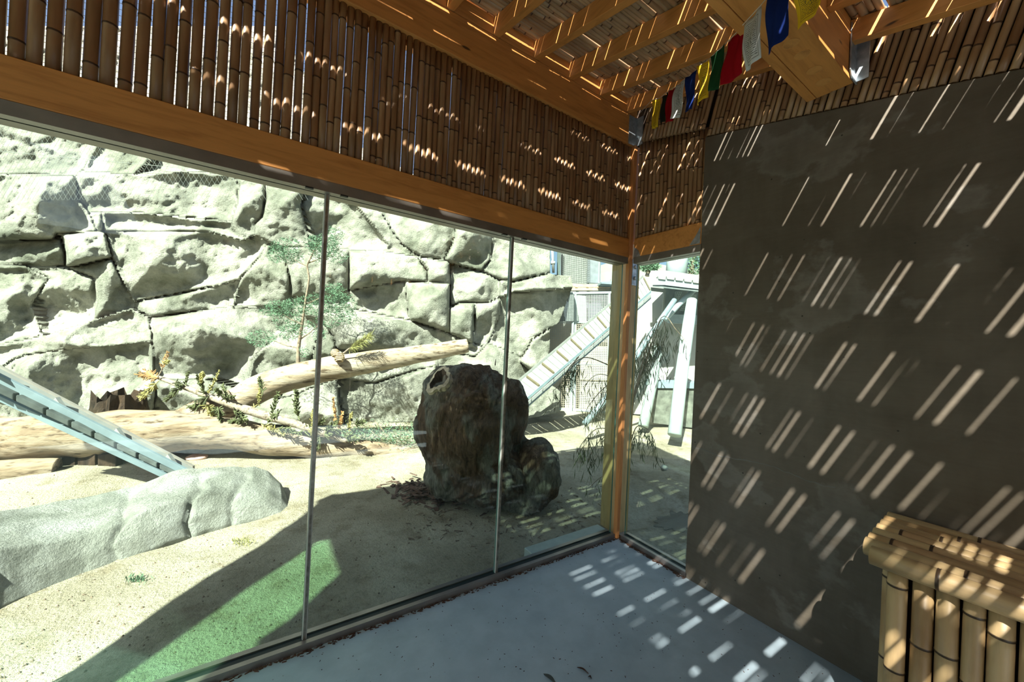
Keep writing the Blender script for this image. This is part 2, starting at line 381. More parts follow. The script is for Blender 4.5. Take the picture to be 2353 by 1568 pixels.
part('window_frame', MB().box(-4.02, -.03, 0, .045, 2.322, 2.374).box(-4.02, -.03, .057, .12, 2.322, 2.374).box(-4.02, -.03, .045, .057, 2.362, 2.374), STEELG, w1, label='grey steel head channel')
part('window_sill', MB().box(-4.02, -.03, 0, .028, -.02, .035).box(-4.02, -.03, .07, .10, -.02, .035), STEEL, w1, label='brushed steel sill channel')
part('gasket', MB().box(-4.02, -.03, .028, .07, -.02, .028), RUBB, w1)
for mx in (M1, M2):
    for d in (-.085, .075): part('clip', MB().box(mx+d-.018, mx+d+.018, -.002, .02, 2.318, 2.326), RUBB, w1)
w2 = thing('window_2', (.05,-.3,0), kind='structure')
pane(.045, .057, -.62, -.035, .02, 2.36, w2)
part('window_frame', MB().box(0, .045, -.62, -.03, 2.322, 2.374).box(.057, .12, -.62, -.03, 2.322, 2.374).box(.045, .057, -.62, -.03, 2.362, 2.374), STEELG, w2)
part('window_sill', MB().box(0, .028, -.62, -.03, -.02, .035).box(.07, .1, -.62, -.03, -.02, .035), STEEL, w2)
part('gasket', MB().box(.028, .07, -.62, -.03, -.02, .028), RUBB, w2)

# ------------------------------------------------------------------ timber
def beam(name, mb, mat, label, cat='beam', group=None, bevel=.004):
    o = part(name, mb, mat, bevel=bevel); return tag(o, label, cat, group)
beam('timber_beam', MB().box(-4.04, -.03, 0, .11, 2.375, 2.533), GLU, 'orange timber beam running over the three glass panes')
beam('timber_beam', MB().box(0, .11, -.62, -.03, 2.375, 2.533), GLU, 'short orange timber beam over the narrow glass by the concrete wall')
pl = thing('top_plate_beam', (-2.5,0,3.32), 'deep orange timber plate along the top of the long bamboo screen', 'beam')
part('plank', MB().box(-4.04, -.03, 0, .13, 3.322, 3.575), GLU, pl, bevel=.004)
RX = [-.113-.322*i for i in range(12)]
for i in range(11):
    x1 = RX[i]-.024 if i else RX[0]-.024
    part('blocking', MB().hexa([(RX[i+1]+.026,.0,3.577),(RX[i]-.026,.0,3.577),(RX[i]-.026,.12,3.577),(RX[i+1]+.026,.12,3.577)],
        [(RX[i+1]+.026,.0,3.69),(RX[i]-.026,.0,3.69),(RX[i]-.026,.12,3.71),(RX[i+1]+.026,.12,3.71)]), GLU, pl)
part('blocking', MB().hexa([(RX[0]+.026,.0,3.577),(0,.0,3.577),(0,.12,3.577),(RX[0]+.026,.12,3.577)],
        [(RX[0]+.026,.0,3.69),(0,.0,3.69),(0,.12,3.71),(RX[0]+.026,.12,3.71)]), GLU, pl)
ords = ['first', 'second', 'third', 'fourth', 'fifth', 'sixth', 'seventh', 'eighth', 'ninth', 'tenth', 'eleventh', 'twelfth']
RW, RH = .048, .11
BY0, BY1 = -1.435, -1.235                      # the big cross beam
for i, x in enumerate(RX[:11]):
    for (ya, yb, side) in ((.38, BY1, 'window'), (BY0, -4.4, 'rear')):
        zz = lambda y: rz(y)
        mb = MB().hexa([(x-RW/2,ya,zz(ya)),(x+RW/2,ya,zz(ya)),(x+RW/2,yb,zz(yb)),(x-RW/2,yb,zz(yb))],
                       [(x-RW/2,ya,zz(ya)+RH),(x+RW/2,ya,zz(ya)+RH),(x+RW/2,yb,zz(yb)+RH),(x-RW/2,yb,zz(yb)+RH)])
        o = part('rafter', mb, GLUY, bevel=.003)
        tag(o, ('%s orange roof rafter from the concrete wall, between long screen and big beam' if side == 'window' else
                '%s orange roof rafter from the concrete wall, on the far side of big beam') % ords[i], 'rafter',
            'roof rafters before the big beam' if side == 'window' else 'roof rafters beyond the big beam')
bb = thing('cross_beam', (-2.2,-1.335,3.06), 'large orange doubled timber beam with round wooden plugs underneath', 'beam')
BB = 3.045
part('plank', MB().box(-5.0, -.06, BY0, -1.2815, BB, 3.30), GLU, bb, bevel=.003)
part('plank', MB().box(-5.0, -.06, -1.2785, BY1, BB, 3.30), GLU, bb, bevel=.003)
part('plank', MB().box(-5.0, -.06, BY0, BY1, 3.303, rz(-1.335)+RH), GLU, bb, bevel=.003)
PLUG = wood_mat('plug_wood', (.55,.28,.08), (.34,.15,.04), (3,3,3), knots=False)
for px, py in ((1818,100),(1843,126),(1871,161),(1892,188)):
    c = onplane(px, py, 2, BB); mb = MB(); k = 20
    mb.tube([(c.x,c.y,BB-.0015),(c.x,c.y,BB+.02)], .030, k); part('plug', mb, PLUG, bb)
    rg = MB()
    for j in range(k):
        a0, a1 = 2*math.pi*j/k, 2*math.pi*(j+1)/k
        q = lambda r, a, z: (c.x+r*math.cos(a), c.y+r*math.sin(a), z)
        rg.hexa([q(.0295,a0,BB-.0018), q(.0325,a0,BB-.0018), q(.0325,a1,BB-.0018), q(.030,a1,BB-.0018)], [q(.030,a0,BB+.002), q(.0325,a0,BB+.002), q(.0325,a1,BB+.002), q(.030,a1,BB+.002)])
    part('plug_rim', rg, bpy.data.materials['plug_wood'], bb)
hg = thing('beam_hanger', (-.03,-1.46,3.06), 'grey steel hanger on the end of the big plugged beam', 'bracket')
part('plate', MB().prism([(-.14,BY0-.004,3.08),(-.14,BY0-.004,3.32),(-.03,BY0-.004,3.32),(-.03,BY0-.004,3.045),(-.11,BY0-.004,3.045)], (0,-.005,0)), GALV, hg)
part('plate', MB().box(-.06,-.055, BY0-.009, BY0-.06, 3.045, 3.32), GALV, hg)
hg = thing('beam_hanger', (-.03,0,3.33), 'grey steel bracket where the top plate meets the corner', 'bracket')
part('plate', MB().box(-.10, -.0, -.006, -.001, 3.322, 3.56), GALV, hg)
part('plate', MB().box(-.006, -.0, -.07, -.006, 3.322, 3.56), GALV, hg)
br = thing('corner_bracket', (-.005,-.06,2.375), 'small grey angle bracket at the glass corner under the short beam', 'bracket')
part('plate', MB().prism([(-.003,-.035,2.375),(-.003,-.10,2.375),(-.003,-.075,2.43),(-.003,-.035,2.46)], (.003,0,0)), GALV, br)
br = thing('wall_bracket', (-.005,-.6,2.4), 'grey angle bracket joining the short beam to concrete wall', 'bracket')
part('plate', MB().prism([(-.003,-.53,2.38),(-.003,-.609,2.38),(-.003,-.609,2.50),(-.003,-.575,2.44)], (.003,0,0)), GALV, br)
o = part('corner_post', MB().box(-.026, .012, -.012, .026, 0, 3.33), STRIP, bevel=.003)
tag(o, 'slim orange-brown wooden post standing in the glass corner', 'post')
o = part('corner_block', MB().box(.014, .13, .028, .13, 2.53, 3.57), STRIP); tag(o, 'upper corner timber behind the meeting bamboo screens', 'post')
op = thing('outer_post', (.175,.175,0), 'square pale timber post just outside the glass corner', 'post')
part('shaft', MB().box(.095, .25, .095, .285, -.2, 2.9), POSTW, op, bevel=.006)
zc = onplane(1424, 620, 1, .098).z
bp = part('bracket_plate', MB().box(.14, .215, .087, .094, zc-.115, zc+.115), GALV, op, label='grey steel plate')
for dz in (-.05, .05):
    mb = MB().tube([(.178,.089,zc+dz),(.178,.071,zc+dz)], [.019,.016], 12); part('bolt', mb, GALV, bp, smooth=False)
cu = part('curb', MB().box(-.82, -.02, .10, .21, -.2, .028), simple('painted_curb', (.36,.42,.40), .7), bevel=.006)
tag(cu, 'pale concrete curb outside the glass next to the timber post', 'curb')

# ------------------------------------------------------------------ bamboo
def culm_mesh(name, r, L, mat, seed, spacing=.27, n=10, crook=.004, band=.006):
    rr = random.Random(seed); zs = []; z = rr.uniform(.02, spacing)
    nodes = []
    while z < L-.02: nodes.append(z); z += spacing*rr.uniform(.75, 1.3)
    st = [(0, 0, 0), (0.001, 0, 1)]
    pts = [(0, r*.98, 0)]
    last = 0
    for q in nodes:
        pts += [(max(last+.004, q-.03), r, 0), (q-band*.75, r*.985, 0), (q-band*.5, r*1.05, 1), (q, r*1.02, 1), (q+band*.5, r*1.07, 1), (q+band*.8, r*1.0, 0)]
        last = q+band*.8
    pts.append((L, r*.98, 0)); pts = sorted(set(pts))
    vs = []; fs = []; bd = []; ph = rr.uniform(0, 6)
    for i, (z, rad, b) in enumerate(pts):
        ox = crook*math.sin(z*2.3/max(L,1)*2+ph)+crook*.5*math.sin(z*7+ph*2); oy = crook*math.cos(z*1.9+ph)
        for k in range(n):
            t = 2*math.pi*k/n; vs.append((ox+rad*math.cos(t), oy+rad*math.sin(t), z)); bd.append(b)
    for i in range(len(pts)-1):
        for k in range(n):
            k2 = (k+1)%n; fs.append((i*n+k, i*n+k2, (i+1)*n+k2, (i+1)*n+k))
    m = len(pts)
    # hollow ends: a wall ring and a recessed diaphragm
    for (base, zz, dr) in ((0, 0, 1), ((m-1)*n, L, -1)):
        c0 = len(vs)
        for lvl, (rf, dz) in enumerate(((.78, 0), (.74, .03*dr))):
            for k in range(n):
                x, y, _ = vs[base+k]; cx = sum(vs[base+j][0] for j in range(n))/n; cy = sum(vs[base+j][1] for j in range(n))/n
                vs.append((cx+(x-cx)*rf, cy+(y-cy)*rf, zz+dz)); bd.append(0.0 if lvl == 0 else .7)
        for k in range(n):
            k2 = (k+1)%n
            q1 = (base+k, base+k2, c0+k2, c0+k); q2 = (c0+k, c0+k2, c0+n+k2, c0+n+k)
            if dr > 0: q1 = q1[::-1]; q2 = q2[::-1]
            fs += [q1, q2]
        cap = tuple(c0+n+k for k in range(n)); fs.append(cap if dr < 0 else cap[::-1])
    me = bpy.data.meshes.new(name); me.from_pydata(vs, [], fs); me.materials.append(mat)
    me.polygons.foreach_set('use_smooth', [True]*len(fs))
    at_ = me.attributes.new('band', 'FLOAT', 'POINT'); at_.data.foreach_set('value', bd)
    me.update(); return me

# screen over the long glass
sa_ = thing('bamboo_screen', (-1.7,.035,2.53), 'long screen of upright bamboo culms above the big glass panes', 'screen')
LA = .815
va = [culm_mesh('bamboo_culm', .0185, LA, BAM_A, 100+i, .26, crook=.0009) for i in range(9)]
x = -.022
i = 0
while x > -4.02:
    f = .92 + .22*min(1, max(0, (-x-1.6)/1.4)) + rnd.uniform(-.1, .1)
    wd = .0185*2*f; gap = -.0012 if x > -1.7 else (rnd.choice([-.001,-.001,-.001,-.001,.0015]) if x > -2.4 else rnd.choice([.001,.002,.003,.004,.005,.006]))
    xc = x-wd/2; x -= wd+gap
    inst('bamboo_culm', va[rnd.randrange(9)], sa_, (xc, .036+(.003 if i % 2 else -.003), 2.528), (rnd.uniform(-.002,.002), rnd.uniform(-.0025,.0025), rnd.uniform(0,6.28)), (f, f, 1)); i += 1
wm = MB()
z = 2.55
while z < 3.32: wm.box(-4.03, -.03, .0685, .0697, z, z+.0014); z += .0255
part('wire_mesh', wm, GALV, sa_, kind='stuff')
part('retaining_strip', MB().box(-4.03,-.03,.062,.10,2.533,2.56).box(-4.03,-.03,.062,.10,3.29,3.322), GLU, sa_)
# lower screen on the right, above the narrow glass
sb_ = thing('bamboo_screen', (.04,-.3,2.53), 'short screen of upright bamboo above the narrow glass at the corner', 'screen')
vb = [culm_mesh('bamboo_culm', .0185, .74, BAM_A, 200+i, .24, crook=.0015) for i in range(6)]
y = -.012
while y > -.60:
    f = rnd.uniform(.88, 1.08); wd = .037*f; yc = y-wd/2; y -= wd+.0005
    inst('bamboo_culm', vb[rnd.randrange(6)], sb_, (.036, yc, 2.53), (0, rnd.uniform(-.003,.003), rnd.uniform(0,6.28)), (f, f, (3.37+.245*yc-2.53)/.74))
part('backing_board', MB().box(.085, .10, -.62, 0, 2.533, 3.5), DARKW, sb_)
# upper screen, culms square to the roof slope
su_ = thing('bamboo_screen', (0,-2,3.0), 'sloping bamboo screen between the concrete wall top and the roof', 'screen')
ang = math.atan(SL); dv = Vector((0, math.sin(ang), math.cos(ang)))
vu = [culm_mesh('bamboo_culm', .0155, .46, BAM_A, 300+i, .22, crook=.001) for i in range(8)]
y = -.06
while y > -4.2:
    f = rnd.uniform(.88, 1.1); wd = .031*f/math.cos(ang); yc = y-wd/2; y -= wd+.0012
    z0 = 3.355+.245*yc if yc > -.62 else max(3.355+.245*yc-.068, 3.282+.224*yc+.004)
    inst('bamboo_culm', vu[rnd.randrange(8)], su_, Vector((-.004 if yc > -.62 else .015, yc, z0)), (ang, 0, rnd.uniform(0,6.28)), (f, f, 1))
part('backing_board', MB().prism([(.06,.1,3.37),(.06,.1,3.85),(.06,-.61,3.75-.61*.245),(.06,-.61,3.355-.61*.245)], (.012,0,0)), DARKW, su_)
part('backing_board', MB().prism([(.045,-.612,3.282-.61*.224),(.045,-.612,3.75-.61*.245),(.045,-4.4,3.75-4.4*.245),(.045,-4.4,3.282-4.4*.224)], (.012,0,0)), DARKW, su_)
# roof of horizontal culms lying across the rafters
rf_ = thing('bamboo_roof', (-1.8,-2,3.3), 'slatted bamboo roof of culms laid across the rafters', 'roof')
vr = [culm_mesh('bamboo_culm', .0165, 3.95, BAM_R, 400+i, .23, n=8, crook=.0042, band=.007) for i in range(14)]
y = .36; ro = random.Random(21)
while y > -4.35:
    f = ro.uniform(.9, 1.12); wd = .033*f
    g = ro.choice([-.004,-.003,-.002,-.001,.0,.001,.002,.0035,.0048]) if ro.random() < .58 else -.0058
    yc = y-wd/2*math.cos(ang); y -= (wd+g)*math.cos(ang)
    inst('bamboo_culm', vr[ro.randrange(14)], rf_, (.12+ro.uniform(-.02,.02), yc, rz(yc)+RH+.0165*f+.002), (0, -math.pi/2, ro.uniform(0,6.28)), (f, f, 1))

# bamboo box bench against the concrete wall
bx = thing('bamboo_box', (-.3,-2.3,0), 'waist-high box clad in pale bamboo against the concrete wall', 'cabinet')
vt = [culm_mesh('bamboo_culm', .0358, 1.35, BAM_X, 500+i, .34, n=16, crook=.0008, band=.008) for i in range(8)]
vf = [culm_mesh('bamboo_culm', .0265, .83, BAM_X, 520+i, .26, n=16, crook=.002, band=.007) for i in range(8)]
ZT = .887
for k in range(8):
    f = 1.0; xx = -.045-k*.0745
    o = inst('bamboo_culm', vt[k], bx, (xx, -1.63-k*.004-(.03 if k == 7 else 0), ZT-.036), (math.pi/2, 0, 0))
y = -1.73; k = 0
while y > -2.95:
    f = rnd.uniform(.92, 1.1); y -= .053*f/2
    inst('bamboo_culm', vf[k%8], bx, (-.535, y, 0), (0, 0, rnd.uniform(0,6.28)), (f, f, .98)); y -= .053*f/2+rnd.choice([.002,.004,.009]); k += 1
for k in range(9): inst('bamboo_culm', vf[(k*3)%8], bx, (-.48+k*.055, -1.73, 0), (0,0,k), (1,1,.98))
part('core', MB().box(-.505, -.01, -2.97, -1.765, 0, .805), DARKW, bx)

# ------------------------------------------------------------------ prayer flags
def clothm(name, col, prnt=0):
    m, t, b = nmat(name); v = mapped(t)
    c = ramp(t, noi(t, v, 9, 4), [(.3, tuple(x*.8 for x in col)), (.7, col)])
    if prnt:
        uv = t.nodes.new('ShaderNodeUVMap'); sp = t.nodes.new('ShaderNodeSeparateXYZ'); t.links.new(uv.outputs[0], sp.inputs[0])
        def mth(op, a, b_=None, c_=None):
            n = N(t, 'ShaderNodeMath', operation=op)
            for i, q in enumerate((a, b_, c_)):
                if q is None: continue
                if isinstance(q, (int, float)): n.inputs[i].default_value = q
                else: t.links.new(q, n.inputs[i])
            return n.outputs[0]
        X, Y = sp.outputs[0], sp.outputs[1]
        ax = mth('ABSOLUTE', mth('SUBTRACT', X, .5)); ay = mth('ABSOLUTE', mth('SUBTRACT', Y, .5))
        ins = mth('MULTIPLY', mth('LESS_THAN', ax, .33), mth('LESS_THAN', ay, .37))
        rows = mth('GREATER_THAN', mth('FRACT', mth('MULTIPLY', Y, 24)), .52)
        mp = t.nodes.new('ShaderNodeMapping'); mp.inputs['Scale'].default_value = (48, 24, 1); t.links.new(uv.outputs[0], mp.inputs[0])
        ch = mth('GREATER_THAN', noi(t, mp.outputs[0], 1.0, 2, .7), .47)
        txt = mth('MULTIPLY', mth('MULTIPLY', rows, ch), ins)
        # border line round the text block
        fx = mth('MULTIPLY', mth('LESS_THAN', mth('ABSOLUTE', mth('SUBTRACT', ax, .365)), .008), mth('LESS_THAN', ay, .41))
        fy = mth('MULTIPLY', mth('LESS_THAN', mth('ABSOLUTE', mth('SUBTRACT', ay, .405)), .006), mth('LESS_THAN', ax, .37))
        # the small horse-like emblem in the middle: a mottled oval with flame strokes
        ex = mth('DIVIDE', mth('SUBTRACT', X, .5), .19); ey = mth('DIVIDE', mth('SUBTRACT', Y, .52), .15)
        rr = mth('ADD', mth('MULTIPLY', ex, ex), mth('MULTIPLY', ey, ey)); inn = mth('LESS_THAN', rr, 1)
        mp2 = t.nodes.new('ShaderNodeMapping'); mp2.inputs['Scale'].default_value = (14, 9, 1); mp2.inputs['Rotation'].default_value = (0,0,.5); t.links.new(uv.outputs[0], mp2.inputs[0])
        em = mth('GREATER_THAN', noi(t, mp2.outputs[0], 1.3, 5, .75, 1.5), .5)
        txt = mth('MULTIPLY', txt, mth('SUBTRACT', 1, inn)); tot = mth('MAXIMUM', mth('MAXIMUM', txt, mth('MAXIMUM', fx, fy)), mth('MULTIPLY', inn, em))
        c = mixc(t, mth('MULTIPLY', tot, prnt), c, (.05,.05,.045))
    t.links.new(c, b.inputs['Base Color']); b.inputs['Roughness'].default_value = .9; b.inputs['Specular IOR Level'].default_value = .1
    # thin cloth lets some light through
    tl = t.nodes.new('ShaderNodeBsdfTranslucent'); t.links.new(c, tl.inputs[0]); mx = t.nodes.new('ShaderNodeMixShader'); mx.inputs[0].default_value = .35
    out = [n for n in t.nodes if n.type == 'OUTPUT_MATERIAL'][0]
    t.links.new(b.outputs[0], mx.inputs[1]); t.links.new(tl.outputs[0], mx.inputs[2]); t.links.new(mx.outputs[0], out.inputs[0])
    return m
FY = clothm('flag_yellow', (.85,.58,.03), .8); FG = clothm('flag_green', (.02,.085,.03)); FK = clothm('flag_dark', (.025,.03,.02))
FR = clothm('flag_red', (.42,.008,.015)); FWH = clothm('flag_white', (.72,.74,.72), .85); FB = clothm('flag_blue', (.012,.03,.16))
zz4 = lambda pts: [(1450+a/4.278, b/4.278) for a, b in pts]
FL = [(FY, 'yellow flag', zz4([(203,985),(292,962),(273,1250),(212,1268)])),
      (FK, 'dark green flag', zz4([(297,952),(358,905),(322,1190),(280,1226)])),
      (FR, 'red flag', zz4([(362,892),(436,855),(398,1178),(340,1212)])),
      (FWH, 'white printed flag', zz4([(442,850),(532,772),(505,1135),(390,1172)])),
      (FB, 'blue flag', zz4([(545,768),(652,682),(606,1075),(525,1105)])),
      (FY, 'yellow printed flag', zz4([(662,652),(778,580),(748,955),(655,1038)])),
      (FG, 'green flag', zz4([(787,560),(928,430),(865,870),(776,905)])),
      (FR, 'red flag', zz4([(945,415),(1100,250),(1106,718),(888,842)])),
      (FWH, 'white printed flag', zz4([(1098,246),(1272,55),(1272,565),(1108,702)])),
      (FB, 'blue flag', zz4([(1335,-20),(1560,-150),(1528,340),(1338,538)])),
      (FY, 'yellow printed flag', zz4([(1590,-160),(1900,-300),(1870,50),(1655,296)]))]
deps = [2.50, 2.43, 2.35, 2.25, 2.13, 2.01, 1.88, 1.73, 1.56, 1.40, 1.24]
fs_ = thing('prayer_flag_string', at(1680,120,2.3), 'string of red, white, blue, yellow and green prayer flags', 'flags')
cord = []
for k, ((mat, lab, q), d) in enumerate(zip(FL, deps)):
    TL, TR, BRc, BL = [at(px, py, dd) for (px, py), dd in zip(q, (d+.03, d-.05, d-.03, d+.04))]
    cord += [TL, TR]; nx, ny = 9, 12; mb = MB(); uvs = []
    fw = (TR-TL).cross(BL-TL).normalized()
    for j in range(ny+1):
        for i in range(nx+1):
            u, v = i/nx, j/ny
            p = (TL*(1-u)+TR*u)*(1-v)+(BL*(1-u)+BRc*u)*v
            p = p+fw*(.010*math.sin(u*5.5+k*1.7)*v+.006*math.sin(v*6+k)+.004*math.sin(u*11+v*4+k))
            p = p+(BL-TL)*(.03*math.sin(u*math.pi)*(1-v))
            mb.v.append(tuple(p)); uvs.append((u, 1-v))
    for j in range(ny):
        for i in range(nx):
            a = j*(nx+1)+i; mb.f.append((a, a+1, a+nx+2, a+nx+1)); mb.m.append(0)
    o = part('flag', mb, mat, fs_, smooth=True, label=lab)
    ul = o.data.uv_layers.new(name='UVMap')
    for lp in o.data.loops: ul.data[lp.index].uv = uvs[lp.vertex_index]
    so_ = o.modifiers.new('thickness', 'SOLIDIFY'); so_.thickness = .0012
cord = [at(1463, 268, 2.95)]+cord
part('cord', MB().tube(cord, .0016, 6), simple('cord_fibre', (.55,.53,.48), .8), fs_)

# ------------------------------------------------------------------ ground
PUD = tuple(gnd(1560, 1190, -.06))[:2]
def gz(x, y):
    d = max(0, min(1, (y-.15)/1.2)) if x < .2 else max(0, min(1, (x-.3)/1.0))
    h = (nz((x,y,0), .45)*.10+nz((x,y,3), 1.3)*.035+nz((x,y,5), 4.5)*.012)*(.25+.75*d)
    h += .06*math.exp(-((x+.1)**2+(y-1.7)**2)/.8)
    dp = math.hypot(x-PUD[0], (y-PUD[1])*1.2); k = max(0, min(1, (.75-dp)/.4)); h = h*(1-k)-.055*k
    return h-.045
mb = MB(); xs = []; x = -9.0
while x < 16: xs.append(x); x += .07 if -4 < x < 3 else .22
ys = []; y = .10
while y < 15: ys.append(y); y += .06 if y < 4 else .2
def grid(xs, ys):
    g = MB(); n = len(ys)
    for a in xs:
        for b in ys: g.v.append((a, b, gz(a, b)))
    for i in range(len(xs)-1):
        for j in range(n-1): g.f.append((i*n+j, (i+1)*n+j, (i+1)*n+j+1, i*n+j+1)); g.m.append(0)
    return g
g = grid(xs, ys); part('ground', g, SAND, smooth=True, kind='structure')
g2 = grid([q for q in xs if q > .07], [-6+.15*i for i in range(41)]+[.03,.08,.11]); part('ground', g2, SAND, smooth=True, kind='structure')
g3 = MB().box(-9, -5.06, -6, .1, -.4, -.05); part('ground', g3, SAND, kind='structure')

# ------------------------------------------------------------------ rock cliff
RB = [
 [(-90,60),(230,60),(222,330),(190,390),(165,402),(0,398),(-90,395)],
 [(232,60),(352,60),(345,350),(335,372),(302,402),(192,392),(222,330)],
 [(352,60),(640,60),(605,395),(540,402),(420,385),(345,400),(305,402),(335,375),(345,350)],
 [(-90,400),(165,404),(178,428),(172,455),(205,492),(218,530),(130,537),(120,548),(0,552),(-90,552)],
 [(183,395),(345,402),(540,402),(550,425),(545,470),(522,506),(440,500),(350,490),(280,485),(205,485),(178,455),(176,418)],
 [(205,490),(232,488),(238,530),(222,526)],
 [(236,490),(280,488),(350,493),(440,503),(520,509),(565,545),(555,553),(480,532),(345,530),(243,532)],
 [(542,402),(602,400),(612,450),(602,500),(580,520),(560,545),(540,520),(548,430)],
 [(612,410),(700,430),(690,470),(712,560),(640,560),(612,540),(586,515),(604,495)],
 [(702,432),(765,445),(815,470),(890,560),(870,575),(790,570),(740,572),(715,560),(692,470)],
 [(-90,556),(120,552),(140,542),(152,585),(148,610),(60,608),(0,608),(-90,608)],
 [(128,539),(240,534),(257,590),(200,604),(175,612),(155,611),(150,580),(141,545)],
 [(245,534),(345,531),(480,533),(560,552),(610,563),(592,590),(565,620),(550,640),(430,668),(310,690),(290,660),(275,625),(258,590)],
 [(-90,612),(60,612),(110,640),(70,700),(100,782),(0,792),(-90,792)],
 [(62,612),(150,615),(215,640),(215,740),(102,780),(74,700),(114,640)],
 [(152,615),(200,608),(257,596),(276,640),(302,688),(310,702),(218,738),(218,640)],
 [(312,694),(430,673),(545,648),(535,700),(400,708),(312,712)],
 [(612,566),(650,577),(670,640),(662,702),(560,705),(537,703),(556,640),(596,600)],
 [(655,577),(740,575),(800,577),(800,668),(762,672),(674,680),(665,640)],
 [(802,577),(870,580),(958,592),(980,622),(984,650),(930,645),(860,655),(802,668)],
 [(674,684),(762,676),(860,659),(930,648),(940,735),(800,708),(682,706)],
 [(932,650),(1030,652),(1030,762),(942,735)],
 [(765,445),(865,472),(925,560),(960,590),(890,576),(892,558),(817,468)],
 [(868,474),(950,495),(1045,515),(1043,545),(1018,597),(945,585),(922,565),(900,535)],
 [(1050,518),(1130,545),(1126,600),(1105,620),(1025,598),(1045,560)],
 [(1132,545),(1264,575),(1264,628),(1180,648),(1145,640),(1108,620),(1128,595)],
 [(962,594),(1030,604),(1033,652),(985,648),(981,620)],
 [(1036,610),(1100,625),(1150,646),(1148,680),(1125,694),(1060,694),(1038,704)],
 [(1038,708),(1060,698),(1090,700),(1085,790),(1035,768)],
 [(1092,700),(1125,698),(1147,688),(1149,720),(1130,760),(1105,795),(1088,790)],
 [(1150,647),(1180,650),(1262,630),(1312,635),(1316,660),(1250,667),(1180,670),(1150,682)],
 [(1150,686),(1180,674),(1250,670),(1314,664),(1300,700),(1285,742),(1262,756),(1222,780),(1200,822),(1190,815),(1130,790),(1150,720)],
 [(1202,822),(1225,783),(1263,758),(1264,800),(1250,872),(1218,852),(1195,835)],
 [(-90,796),(0,792),(250,724),(312,714),(345,770),(340,783),(150,800),(30,823),(0,848),(-90,880)],
 [(-90,884),(0,852),(60,816),(200,802),(340,787),(348,800),(345,870),(225,960),(0,975),(-90,985)],
 [(345,872),(352,900),(345,965),(232,962)],
 [(352,750),(540,707),(658,708),(670,740),(640,770),(600,800),(575,830),(560,880),(540,888),(470,868),(362,870),(355,800)],
 [(362,874),(470,872),(540,892),(558,890),(556,965),(350,972),(366,900)],
 [(604,803),(640,775),(700,745),(735,742),(700,900),(640,915),(577,880),(582,830)],
 [(740,745),(765,775),(768,870),(700,898)],
 [(700,708),(800,711),(940,738),(1035,768),(1105,798),(1090,818),(1000,803),(850,808),(780,800),(765,770),(735,735)],
 [(784,872),(860,882),(960,852),(1000,842),(1000,965),(795,975),(782,930)],
 [(562,905),(640,920),(765,876),(777,930),(788,978),(560,975)],
 [(770,806),(850,812),(1000,806),(1000,840),(950,850),(860,880),(784,868),(768,840)],
 [(1004,806),(1092,822),(1130,795),(1190,820),(1215,854),(1250,874),(1200,905),(1100,880),(1004,845)],
 [(1004,850),(1100,884),(1200,908),(1252,876),(1287,900),(1285,948),(1200,965),(1004,965)],
]
